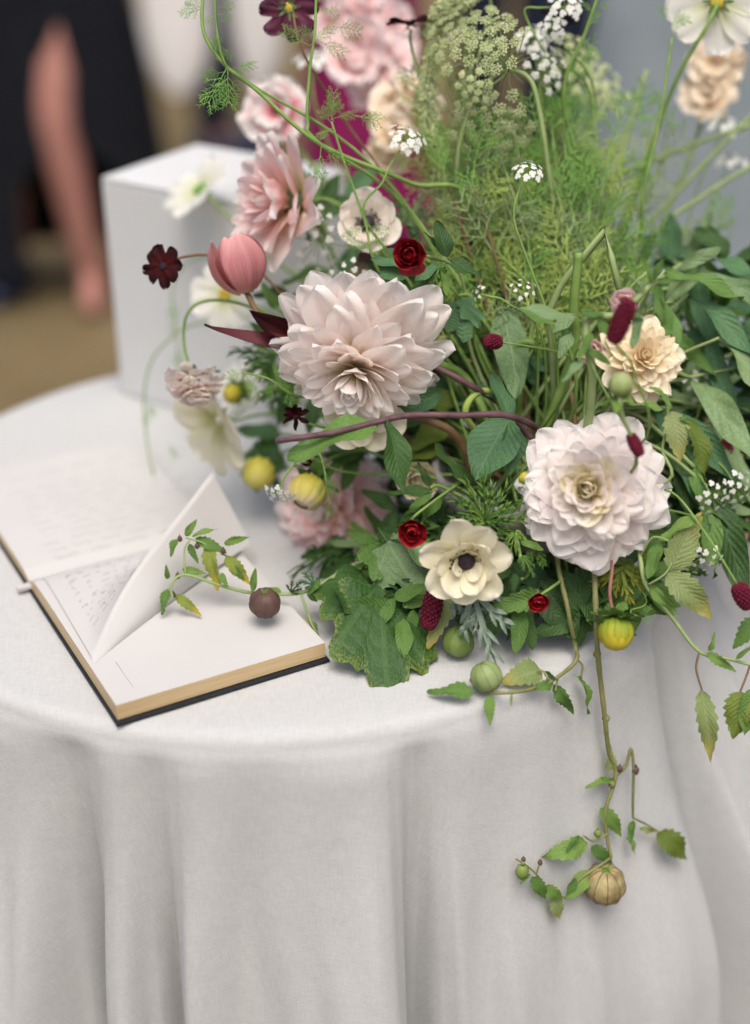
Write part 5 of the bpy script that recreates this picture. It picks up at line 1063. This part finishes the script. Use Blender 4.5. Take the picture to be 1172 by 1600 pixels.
# ------------------------------------------------------------------ white lace flowers
STARS = {}
def star(mat, kind):
    if (mat, kind) not in STARS:
        mb = MB(); r = random.Random(len(kind))
        for k in range(5):
            a = 2 * PI * k / 5; L = 1.0 if kind == 'even' else (1.5 if k < 2 else .75)
            d = Vector((math.cos(a), math.sin(a), .25)); s_ = Vector((-math.sin(a), math.cos(a), 0))
            mb.add([d * .08, d * L * .6 + s_ * .36, d * L + s_ * .18, d * L - s_ * .18, d * L * .6 - s_ * .36], [(0, 1, 2, 3, 4)])
        STARS[(mat, kind)] = mb
    return STARS[(mat, kind)]
def add_star(mb, c, ax, s, kind='even'):
    st = star('', kind); F = frame_z(ax, Vector((rnd.uniform(-1, 1), rnd.uniform(-1, 1), rnd.uniform(-1, 1)))).to_3x3()
    mb.add([c + F @ (Vector(v) * s) for v in st.v], st.f)
def umbel(label, px, py, d, axis, R, pts, rays=22, mini=15, mat='lace', fs=.0011, cupd=.55):
    c = at(px, py, d); ax = cv(*axis); F = frame_z(ax).to_3x3()
    t_ = thing('wild_carrot', label, 'lace flower', c); P_ = [p if isinstance(p, Vector) else at(*p) for p in pts] + [c]
    stem(t_, P_, .0026, .0019, 'stemlight', wob=.03)
    rb, fb = MB(), MB()
    for i in range(rays):
        q = math.sqrt((i + .5) / rays); a = i * GA; tilt = q * R_(62)
        tilt = q * R_(66); L = min(R * .72 / math.cos(tilt), R * 1.15) * rnd.uniform(.9, 1.06)
        dv = F @ Vector((math.cos(a) * math.sin(tilt), math.sin(a) * math.sin(tilt), math.cos(tilt)))
        e = c + dv * L; m_ = c + dv * L * .5 - ax * L * .06 * q
        rb.tube([c, m_, e], .0007, .0005, 4, cap=False)
        nrm = (dv * .5 + ax * .6).normalized(); G = frame_z(nrm).to_3x3(); ur = R * .165
        for j in range(mini):
            q2 = math.sqrt((j + .5) / mini); a2 = j * GA + i
            tip_ = e + G @ Vector((math.cos(a2) * q2 * ur, math.sin(a2) * q2 * ur, ur * (.75 - .25 * q2 * q2)))
            rb.tube([e, tip_], .00028, .00022, 3, cap=False)
            add_star(fb, tip_, (tip_ - e).normalized() * .5 + nrm, fs * rnd.uniform(.75, 1.2))
        for j in range(3):
            rb.tube([e, e + G @ Vector((math.cos(j * 2.1) * ur * .7, math.sin(j * 2.1) * ur * .7, -ur * .1))], .0004, .0001, 3, cap=False)
    for j in range(9):
        a2 = j * 2 * PI / 9; b0_ = F @ Vector((math.cos(a2), math.sin(a2), -.25)); rb.tube([c, c + b0_ * R * .35, c + b0_ * R * .6 - ax * R * .1], .0006, .0002, 3, cap=False)
    wpart('flower_rays', rb, M['stemlight'], t_, kind='stuff'); wpart('florets', fb, M[mat], t_, kind='stuff'); return t_
umbel('large greenish white lace flower head bent over on a thick arched stem', 795, 108, 1.27, (-.75, .35, .55), .034, [S0(), (868, 420, 1.32), (856, 260, 1.28), (838, 150, 1.265), (822, 118, 1.265)], 30, 18)
umbel('lace flower head left of the arched one, facing the viewer', 742, 82, 1.29, (-.35, .45, .8), .034, [S0(), (742, 360, 1.36), (722, 220, 1.32), (735, 120, 1.295)], 30, 18)
umbel('lace flower head hanging below the large arched one', 770, 195, 1.30, (-.1, -.55, .8), .034, [S0(), (800, 420, 1.35), (812, 300, 1.32), (800, 200, 1.30)], 26, 16)
umbel('blurred lace flower head in the middle of the feathery stems', 765, 240, 1.36, (-.1, .3, .9), .036, [S0(), (800, 480, 1.38), (785, 330, 1.37)], 26, 16)
umbel('small lace flower head under the arched stem', 745, 140, 1.265, (-.2, -.4, .9), .018, [S0(), (730, 400, 1.33), (715, 250, 1.29)], 16, 14)
umbel('small whiter lace flower head at the right of the arched stem', 842, 118, 1.30, (.5, .2, .8), .021, [S0(), (850, 300, 1.34), (845, 170, 1.31)], 18, 14, 'lacewhite')
umbel('creamy blurred lace flower head right of the arched stem', 885, 118, 1.42, (.3, .3, .9), .030, [S0(), (880, 350, 1.42), (885, 200, 1.42)], 20, 13, 'lace', .0016)
umbel('creamy blurred lace flower head beside the pale shawl', 925, 158, 1.46, (.3, .3, .9), .028, [S0(), (900, 350, 1.44), (915, 220, 1.45)], 20, 13, 'lace', .0016)
# drooping feathery green seed plume at the top
def plume(label, pts, r):
    P_ = [p if isinstance(p, Vector) else at(*p) for p in pts]; t_ = thing('seed_plume', label, 'seed plume', P_[0])
    stem(t_, P_, .0016, .001, 'stemlight'); S_ = spline(P_[2:], 24); fb = MB(); n = len(S_)
    for i in range(1, n - 1):
        tg = (S_[i + 1] - S_[i - 1]).normalized(); F = frame_z(tg).to_3x3(); rr = r * (.35 + .65 * math.sin(PI * i / n)) 
        for j in range(9):
            a = rnd.uniform(0, 2 * PI); q = S_[i] + F @ Vector((math.cos(a) * rr * .35, math.sin(a) * rr * .35, 0)); e = S_[i] + F @ Vector((math.cos(a) * rr, math.sin(a) * rr, rr * rnd.uniform(.2, .9)))
            fb.tube([q, e], r * .05, r * .03, 3, cap=False); fb.ball(e, r * .10 * rnd.uniform(.35, 1.3), 5, 3)
    wpart('seeds', fb, M['lace'], t_, kind='stuff'); return t_
plume('feathery green seed plume hanging down left of the lace flowers', [S0(), (740, 330, 1.36), (725, 40, 1.31), (690, 45, 1.305), (672, 110, 1.30), (668, 190, 1.30), (680, 225, 1.30)], .0085)
plume('feathery green seed plume arching at the top edge', [S0(), (770, 300, 1.36), (765, -20, 1.31), (725, 0, 1.30), (690, 20, 1.30), (665, 55, 1.30)], .010)

# small white floret sprigs
FLO = {}
def floret_mesh():
    if 'f' not in FLO:
        mb = MB()
        for k, L in enumerate((1.5, 1.35, .8, .65, .8)):
            a = 2 * PI * k / 5 + .3; F = Matrix.Rotation(a, 3, 'Z')
            for sg in (-1, 1):
                fn = petal_fn(w=.5, tip='round', cup=.2, b0=15, b1=-15, seed=k); G = Matrix.Rotation(a + sg * .2, 3, 'Z')
                vs2 = MB(); vs2.grid(lambda u, v: G @ (fn(u, v) * L), 3, 4); mb.add(vs2.v, vs2.f, vs2.uv)
        mb.ball((0, 0, .08), .18, 6, 4); FLO['f'] = mb.mesh('floret', M['lacewhite'])
    return FLO['f']
def whites(label, px, py, d, axis, R, pts, n=14, fs=.0034, mat='stem', cat='florets'):
    c = at(px, py, d); ax = cv(*axis); t_ = thing('white_floret_sprig', label, cat, c)
    P_ = [p if isinstance(p, Vector) else at(*p) for p in pts] + [c]; stem(t_, P_, .0012, .0008, mat)
    G = frame_z(ax).to_3x3(); rb = MB()
    for i in range(n):
        q = math.sqrt((i + .5) / n); a = i * GA; e = c + G @ Vector((math.cos(a) * q * R, math.sin(a) * q * R, R * (.55 - .25 * q)))
        rb.tube([c, (c + e) / 2 - ax * R * .05, e], .0004, .0003, 3, cap=False)
        nn = (G @ Vector((math.cos(a) * q, math.sin(a) * q, .9))).normalized()
        part('floret', floret_mesh(), t_, Matrix.Translation(e) @ frame_z(nn, G @ Vector((math.cos(a), math.sin(a), 0))) @ Matrix.Scale(fs * rnd.uniform(.8, 1.15), 4))
    wpart('floret_stalks', rb, M[mat], t_); return t_
whites('white floret sprig on a thin curved stem in front of the feathery greenery', 826, 272, 1.20, (.1, .6, .75), .0125, [S0(), (872, 600, 1.25), (858, 500, 1.22), (822, 400, 1.205), (803, 340, 1.2), (812, 295, 1.2)], 13, .0032)
whites('white floret sprig in front of the magenta dress', 633, 222, 1.245, (.25, .5, .8), .0165, [S0(), (660, 480, 1.30), (570, 340, 1.25), (598, 285, 1.245), (610, 258, 1.245)], 16, .0036)
whites('white floret sprig drooping over the half open yellow bud', 438, 768, 1.235, (-.2, -.8, .5), .0125, [S0(), (560, 740, 1.28), (480, 712, 1.24), (452, 735, 1.235), (442, 752, 1.235)], 15, .0026)
whites('white floret sprig at the top edge beside the dark red cosmos', 884, 12, 1.275, (.1, .4, .9), .0150, [S0(), (930, 190, 1.33), (860, 95, 1.29), (820, 20, 1.28), (845, 12, 1.277)], 13, .0040)
whites('white floret sprig below the top one against the navy suit', 864, 46, 1.28, (-.2, -.1, .95), .0115, [S0(), (930, 200, 1.34), (880, 70, 1.29), (862, 30, 1.28)], 11, .0036)
whites('softer white floret sprig over the arched lace stem', 832, 66, 1.33, (.2, .3, .9), .0150, [S0(), (870, 260, 1.36), (845, 120, 1.34)], 13, .0042)
whites('blurred white florets at the right edge under the apricot sweet peas', 1130, 205, 1.44, (.1, .8, .5), .024, [S0(), (1040, 420, 1.42), (1095, 280, 1.44)], 16, .0044)
whites('blurred white florets at the right edge below the others', 1140, 258, 1.46, (.1, .8, .5), .020, [S0(), (1060, 440, 1.43), (1110, 320, 1.45)], 14, .0044)
whites('blurred white florets in front of the magenta dress left of the soft pink stock', 487, 100, 1.46, (-.1, .8, .6), .020, [S0(), (560, 330, 1.45), (497, 180, 1.455)], 12, .0048)
whites('tiny white florets right of the butter yellow dahlia', 1062, 520, 1.33, (.2, .3, .9), .017, [S0(), (1060, 640, 1.33)], 14, .0028)
whites('tiny white florets above the mottled tomatillo leaves', 1090, 605, 1.30, (.2, .1, .9), .017, [S0(), (1065, 680, 1.30)], 12, .0028)
whites('white floret spike behind the low strap leaves', 1112, 775, 1.25, (.5, -.4, .8), .019, [S0(), (1060, 720, 1.28), (1090, 740, 1.26)], 18, .0026)
whites('white floret spike near the glossy strap leaf', 1150, 760, 1.25, (.5, -.3, .8), .017, [S0(), (1080, 700, 1.28), (1125, 725, 1.26)], 16, .0026)
whites('white floret spike low among the right hand leaves', 1098, 870, 1.22, (.2, -.7, .7), .018, [S0(), (1060, 800, 1.24), (1085, 835, 1.225)], 16, .0026)
whites('cream beaded florets under the pink dahlia', 500, 375, 1.31, (.2, -.2, .9), .030, [S0(), (560, 520, 1.34), (520, 420, 1.315)], 22, .0032)
whites('cream beaded florets left of the small crimson ranunculus', 545, 430, 1.28, (0, -.5, .8), .018, [S0(), (580, 520, 1.32), (560, 450, 1.285)], 14, .0026)
whites('tiny green white florets at the tip of a thin sideways stem', 750, 460, 1.22, (-.9, .2, .4), .010, [S0(), (850, 540, 1.24), (795, 475, 1.22), (765, 463, 1.22)], 10, .0017)
whites('tiny green white florets at the foot of the thin curved stem', 818, 455, 1.215, (.1, .4, .9), .011, [S0(), (840, 520, 1.23), (815, 478, 1.215)], 10, .0018)

# ------------------------------------------------------------------ feathery sprigs in focus
def dill(label, pts, r, fr, mat='stem', fmat='frond', dd=None):
    P_ = [p if isinstance(p, Vector) else at(*p) for p in pts]; t_ = thing('feathery_sprig', label, 'sprig', P_[1])
    stem(t_, P_, r, r * .6, mat, 8)
    for a, b_, w in fr:
        d = dd or pts[-1][2]
        frond(t_, at(a[0], a[1], d), at(b_[0], b_[1], d + rnd.uniform(-.006, .004)), fmat, rnd.uniform(-.5, .5), w)
    return t_
dill('long feathery sprig reaching to the top left across the navy trousers', [S0(), (745, 340, 1.30), (640, 285, 1.26), (500, 225, 1.24), (400, 140, 1.23), (352, 102, 1.225), (318, 50, 1.22), (318, -20, 1.22)], .0024,
     [((318, 12), (282, 22), .9), ((318, 14), (290, 0), .8), ((355, 105), (322, 168), .9), ((356, 104), (358, 168), 1.0), ((362, 108), (398, 100), .9), ((340, 95), (330, 60), .8), ((352, 112), (316, 118), .9), ((352, 118), (340, 150), .8), ((362, 112), (380, 115), .8), ((502, 228), (498, 282), .8), ((502, 228), (545, 260), .6)])
dill('branch of the feathery sprig rising beside it at the top left', [S0(), (620, 300, 1.28), (390, 130, 1.235), (352, 100, 1.222), (338, 40, 1.218), (336, -20, 1.215)], .0015,
     [((338, 22), (362, 30), .8), ((338, 26), (318, 36), .9), ((340, 12), (365, 8), .8), ((345, 72), (362, 92), .7), ((347, 75), (335, 55), .8)])
dill('feathery sprig standing in front of the magenta dress', [S0(), (660, 360, 1.30), (500, 225, 1.25), (481, 190, 1.245), (484, 110, 1.24), (492, 50, 1.235), (494, -20, 1.235)], .0019,
     [((485, 72), (440, 46), .8), ((486, 70), (520, 42), .8), ((520, 42), (565, 50), 1.0), ((495, 62), (540, 85), .9), ((522, 42), (522, 10), .8), ((487, 60), (470, 40), .8), ((494, 10), (515, 18), .9), ((488, 40), (478, 62), .8), ((492, 8), (505, -8), .8)])
dill('leafy feathery sprig in front of the blush anemone', [S0(), (660, 520, 1.30), (590, 420, 1.25), (570, 345, 1.24), (540, 260, 1.235), (518, 190, 1.232)], .0016,
     [((518, 188), (522, 140), .9), ((520, 185), (555, 178), .8), ((552, 180), (595, 190), 1.2), ((518, 192), (500, 170), 1.1), ((520, 200), (495, 215), 1.0), ((515, 180), (535, 160), .9), ((522, 190), (510, 160), .9), ((571, 352), (538, 372), .8), ((573, 352), (606, 362), .9), ((580, 385), (560, 392), .8), ((568, 340), (566, 320), .8), ((582, 388), (545, 380), .8), ((575, 360), (600, 385), .7)])
dill('feathery sprig stretching left under the wilted maroon tulip', [S0(), (560, 620, 1.30), (470, 620, 1.25), (420, 592, 1.24), (378, 582, 1.235)], .0013,
     [((380, 583), (352, 588), .9), ((382, 583), (400, 618), .9), ((425, 594), (420, 620), .9), ((440, 605), (432, 570), .8), ((430, 598), (458, 610), .8), ((445, 605), (465, 640), .8), ((382, 580), (415, 556), .3), ((455, 612), (480, 600), .7)])
dill('thin feathery sprig hanging below the dark woody stem', [S0(), (560, 700, 1.28), (500, 690, 1.24), (506, 730, 1.235), (516, 790, 1.23)], .0011,
     [((508, 735), (520, 775), .7), ((514, 780), (516, 808), .9), ((508, 745), (498, 772), .7), ((510, 740), (525, 760), .7)])
dill('blurred thin drooping stem over the white page', [S0(), (520, 560, 1.45), (330, 505, 1.48), (250, 545, 1.48), (226, 610, 1.48), (230, 690, 1.48), (243, 755, 1.48)], .0013,
     [((228, 640), (228, 662), .9), ((228, 625), (240, 650), .9), ((240, 735), (244, 760), .7), ((262, 690), (276, 715), .6)])
dill('blurred hanging tendril with small buds against the card box', [S0(), (480, 440, 1.48), (330, 400, 1.52), (272, 440, 1.54), (276, 520, 1.54), (280, 570, 1.54)], .0012,
     [((272, 470), (270, 500), 1.0), ((277, 540), (282, 575), .9), ((275, 500), (268, 520), .9)])
dill('feathery tuft beside the hanging yellow bud', [S0(), (1000, 920, 1.20), (985, 955, 1.172), (1010, 965, 1.17)], .0008, [((995, 962), (1020, 970), .7), ((1000, 960), (1018, 948), .7)])
dill('feathery tuft left of the right hand dahlia', [S0(), (840, 820, 1.20), (835, 810, 1.185), (840, 860, 1.18)], .0010, [((830, 790), (812, 812), .8), ((836, 790), (842, 830), .7), ((838, 850), (825, 880), .7), ((840, 855), (850, 885), .7), ((830, 770), (815, 790), .8), ((842, 815), (855, 835), .8)])
dill('fine upright sprig near the top right', [S0(), (900, 330, 1.33), (880, 150, 1.30), (915, 50, 1.285), (935, -10, 1.28)], .0022, [((915, 45), (935, 20), .8), ((890, 110), (930, 60), .5), ((930, 10), (950, 8), .8), ((925, 75), (940, 90), .9), ((885, 140), (925, 80), .4), ((928, 20), (910, 5), .8)])
dill('sprig of tiny buds in front of the grey blue dress', [S0(), (985, 430, 1.33), (1005, 300, 1.30), (1030, 190, 1.29), (1050, 60, 1.285)], .0020, [((1028, 195), (1000, 180), .9), ((1030, 190), (1055, 170), .8), ((1040, 170), (1020, 150), .8), ((1028, 180), (1060, 200), .7), ((1048, 30), (1030, 10), .9), ((1050, 35), (1080, 30), .9), ((1050, 60), (1065, 20), .8), ((1026, 200), (1000, 210), .8)])

# ------------------------------------------------------------------ the mass of feathery stems and leaves behind
GF = 'feathery fennel sprigs filling the upper right of the bouquet'
MARKS = {'the large arched lace flower': (795, 108), 'the seed plume': (672, 150), 'the pale shawl': (955, 90), 'the apricot sweet peas': (1110, 140), 'the large white cosmos': (1130, 30), 'the snapped pale stem': (935, 385),
         'the small crimson ranunculus': (641, 396), 'the white floret sprig on its curved stem': (826, 272), 'the thick dark green stem': (900, 440), 'the butter yellow dahlia': (1002, 565), 'the central dahlia': (566, 530), 'the right hand dahlia': (930, 765),
         'the cream anemone': (728, 873), 'the round burnet head': (770, 533), 'the pale cream globe': (655, 752), 'the dark woody stem': (720, 650), 'the folded strap leaf': (1090, 410), 'the mottled tomatillo leaves': (1080, 690), 'the broad blue green leaf': (770, 700), 'the low left blush dahlia': (522, 796), 'the hanging yellow bud': (962, 966)}
USED = set()
def where(px, py, kinds_):
    """a label that is not taken yet, from the look of the sprig and the nearest landmark"""
    for nm, (mx, my) in sorted(MARKS.items(), key=lambda kv: math.hypot(kv[1][0] - px, kv[1][1] - py)):
        dx, dy = px - mx, py - my
        sd = ('above' if dy < 0 else 'below') if abs(dy) > abs(dx) * 2 else (('right of' if dx > 0 else 'left of') if abs(dx) > abs(dy) * 2 else ('above and ' if dy < 0 else 'below and ') + ('right of' if dx > 0 else 'left of'))
        for k, txt in enumerate(kinds_):
            lb = txt + ' ' + sd + ' ' + nm
            if lb not in USED: USED.add(lb); return k, lb
    return 0, kinds_[0]
for px, py, d in [(px_ + rnd.uniform(-15, 15), py_ - rnd.uniform(0, 90), 1.27 + (d_ - 1.31) * .9) for px_, py_, d_ in [(690, 330, 1.33), (720, 300, 1.36), (760, 330, 1.40), (800, 330, 1.33), (840, 350, 1.36), (870, 300, 1.35), (900, 280, 1.38), (930, 250, 1.42), (960, 300, 1.36), (985, 330, 1.40), (1120, 390, 1.46), (860, 230, 1.40), (900, 380, 1.33), (820, 400, 1.33), (780, 400, 1.36), (940, 400, 1.35), (720, 400, 1.35), (690, 250, 1.40), (760, 220, 1.42), (640, 290, 1.40), (1000, 300, 1.42), (880, 170, 1.46), (690, 180, 1.46), (740, 350, 1.31), (850, 290, 1.34), (790, 270, 1.38), (915, 330, 1.34), (665, 230, 1.38)]]:
    c = at(px, py, d); s0 = S0(); k_, lb = where(px, py, ['fine green fennel sprig', 'yellowish green fennel sprig', 'soft blurred fennel sprig'])
    t_ = thing('fennel_sprig', lb, 'fennel', s0, group=GF)
    mid = (s0 + c) * .5 + RT * rnd.uniform(-.02, .02) + UP * .02; P_ = [s0, mid, c]; stem(t_, P_, rnd.uniform(.0016, .0030), .0010, rnd.choice(('stem', 'stemlight', 'stemlight', 'stembrown')), 8)
    S_ = spline(P_, 10)
    for k in range(8, 20, 3):
        q = S_[k]
        for sg in (-1, 1):
            L = rnd.uniform(.04, .07) * (1.2 - (k - 7) / 24); dv = (RT * sg * rnd.uniform(.25, .8) + UP * rnd.uniform(.5, 1.2) - FW * rnd.uniform(-.4, .4)).normalized()
            frond(t_, q, q + dv * L, rnd.choice(('frond', 'frondgrey', 'frondpale') if k_ != 1 else ('frondpale', 'frondpale', 'frondgrey')), rnd.uniform(-.8, .8), rnd.uniform(.8, 1.2), rnd.randint(0, 4))
    frond(t_, c, c + UP * .05 + RT * rnd.uniform(-.02, .02), 'frond', 0, .9, rnd.randint(0, 4))
for j, (a, b_) in enumerate([((930, 400), (1010, 110)), ((960, 420), (1185, 170)), ((1010, 380), (1190, 250)), ((960, 400), (1030, 180)), ((900, 340), (985, 200)), ((870, 300), (960, 145)), ((930, 300), (1190, 190)), ((1000, 350), (1045, 230))]):
    lb = ['pale blurred stem leaning right near the pale shawl', 'long pale stem slanting to the right edge', 'lower long pale stem slanting to the right edge', 'straight pale stem below the sprig of tiny buds', 'short pale stem fork in front of the pale shawl', 'blurred grassy stem rising behind the fork', 'pale stem arching over to the apricot sweet peas', 'short green stem in front of the grey blue dress'][j]
    d = 1.40; sprig('grass_stalk', lb, 'stem', at(*a, d), [S0(), at(a[0] - 10, a[1] + 120, d - .02), at(*a, d), at((a[0] + b_[0]) / 2, (a[1] + b_[1]) / 2 - 10, d + .01), at(*b_, d + .02)], .0030, .0022, 'stemlight')
GL = 'leafy greenery sprigs deep inside the bouquet'
kinds = [('ovate', 'leafdark', .9, 'dark oval leaved greenery'), ('veined', 'leafdark', 1.0, 'dark veined greenery'), ('ovate', 'leaf', .8, 'mid green oval leaved greenery'), ('lance', 'leaf', 1.6, 'narrow leaved green greenery'), ('dissected', 'leafdark', .9, 'dark cut leaved greenery'), ('ovate', 'leafteal', .9, 'blue green oval leaved greenery'), ('palm', 'leafdark', 1.0, 'dark lobed leaved greenery'), ('lance', 'leafgrey', 1.5, 'grey green narrow leaved greenery')]
KEEP = [(1002, 565, 75), (974, 486, 45), (935, 560, 40), (522, 796, 100), (655, 752, 58), (574, 350, 55), (500, 375, 60), (728, 873, 30), (590, 800, 40)]
fill = []
for y in range(430, 960, 46):
    for x in range(590, 1200, 50):
        if y > 880 and (x < 640 or x > 1010): continue
        if y > 800 and x > 1120: continue
        if y < 520 and x < 640: continue
        if x < 640 and y > 760: continue
        fill.append((x + rnd.uniform(-20, 20), y + rnd.uniform(-18, 18)))
fill += [(560, 700), (600, 640), (590, 560), (620, 790)]
for j, (px, py) in enumerate(fill):
    zt_ = T(px, py, TZ + .03); dmax = (zt_ - CAM).dot(FW) - .015
    near = any(math.hypot(px - a, py - b_) < q for a, b_, q in KEEP)
    d = min(dmax, rnd.uniform(1.30, 1.38) - (.07 if py > 820 else 0) + (.08 if near else 0))
    c = at(px, py, d); s0 = S0(); o_ = rnd.sample(range(8), 8); ki, lb = where(px, py, [kinds[q][3] for q in o_]); kd, mt, w, _ = kinds[o_[ki]]
    t_ = thing('greenery_sprig', lb, 'greenery', s0, group=GL)
    stem(t_, [s0, (s0 + c) * .5 + UP * rnd.uniform(-.01, .02), c], .0016, .0011, 'stem', 5, 5)
    for k in range(6):
        a = rnd.uniform(0, 2 * PI); L = rnd.uniform(.028, .052) * (.7 if near else 1)
        dv = (RT * math.cos(a) + UP * math.sin(a) * .9 - FW * (rnd.uniform(-.3, .4) - (.3 if near else 0))).normalized(); q = c + RT * rnd.uniform(-.012, .012) + UP * rnd.uniform(-.012, .012)
        e = q + dv * L
        if e.z < TZ + .012 and math.hypot(e.x - TC.x, e.y - TC.y) < RAD + .02: e.z = TZ + .015
        leaf(t_, q, e, kd, mt, w, rnd.uniform(-.7, .7), face=(-FW * .6 + Vector((rnd.uniform(-.5, .5), rnd.uniform(-.5, .3), .6))))

# more long narrow leaves tumbling out to the right
for j in range(26):
    px, py = rnd.uniform(1010, 1150), rnd.uniform(400, 800); a = R_(rnd.uniform(-75, 20)); L = rnd.uniform(110, 190)
    k_ = rnd.randint(0, 3); ks = [('long dark green strap leaf', 'leafdark'), ('long grey green strap leaf', 'leafgrey'), ('long mid green strap leaf', 'leaf'), ('long blue green strap leaf', 'leafteal')]
    o_ = rnd.sample(range(4), 4); ki, lb = where(px + 50, py + 40, [ks[q][0] for q in o_]); mt = ks[o_[ki]][1]
    d = rnd.uniform(1.25, 1.33); p0 = at(px, py, d); p1 = at(px + L * math.cos(a), py - L * math.sin(a), d - rnd.uniform(.0, .04)); s0 = S0()
    t_ = thing('strap_leaf', lb, 'leaf', s0, group='long strap leaves tumbling out on the right'); stem(t_, [s0, (s0 + p0) * .5 + UP * .03, p0], .0018, .0013, 'stemlight', 5, 5)
    leaf(t_, p0, p1, 'lance', mt, rnd.uniform(.75, 1.15), rnd.uniform(-.8, .8))

leafy('soft green leaves under the low blush dahlia beside the book', at(560, 850, 1.33), [S0(), at(640, 840, 1.34), at(580, 850, 1.33), at(540, 858, 1.33)],
      [((560, 850, 1.33), (470, 868, 1.32), 'ovate', 'leaf', .6, .3), ((550, 855, 1.33), (500, 905, 1.29), 'ovate', 'leafdark', .7, -.2), ((580, 845, 1.33), (545, 815, 1.32), 'ovate', 'leafbright', .7, .3), ((545, 856, 1.33), (452, 895, 1.30), 'dissected', 'leafdark', .6, .2), ((600, 840, 1.33), (572, 790, 1.32), 'ovate', 'leaf', .7, .4), ((575, 850, 1.33), (520, 845, 1.31), 'lance', 'leafgrey', 1.6, .2), ((600, 850, 1.32), (560, 900, 1.28), 'ovate', 'leaf', .9, .1)], .002)
leafy('loose mid green leaves left of the wilted cosmos under the central dahlia', at(470, 600, 1.36), [S0(), at(600, 640, 1.38), at(500, 610, 1.36), at(440, 610, 1.355)],
      [((460, 605, 1.355), (405, 575, 1.35), 'ovate', 'leaf', .7, .2), ((470, 610, 1.355), (430, 665, 1.35), 'ovate', 'leafdark', .8, .3), ((480, 600, 1.355), (455, 545, 1.35), 'ovate', 'leafbright', .7, -.3), ((450, 612, 1.355), (390, 632, 1.35), 'dissected', 'leaf', .8, .2), ((500, 610, 1.36), (480, 680, 1.35), 'ovate', 'leafdark', .8, .2)], .002)
leafy('green leaves around the stem of the pink tulip', at(440, 500, 1.34), [S0(), at(580, 600, 1.37), at(480, 520, 1.345), at(430, 480, 1.34)],
      [((440, 490, 1.34), (500, 440, 1.34), 'lance', 'leafbright', 1.4, .2), ((435, 485, 1.34), (410, 440, 1.335), 'ovate', 'leaf', .8, .3), ((450, 500, 1.34), (395, 520, 1.335), 'ovate', 'leaf', .7, .2), ((470, 510, 1.345), (520, 470, 1.34), 'ovate', 'leafdark', .8, -.3), ((460, 500, 1.345), (440, 455, 1.34), 'ovate', 'leafyellow', .8, .3), ((480, 520, 1.345), (545, 445, 1.33), 'lance', 'leaf', 1.5, .3)], .002)
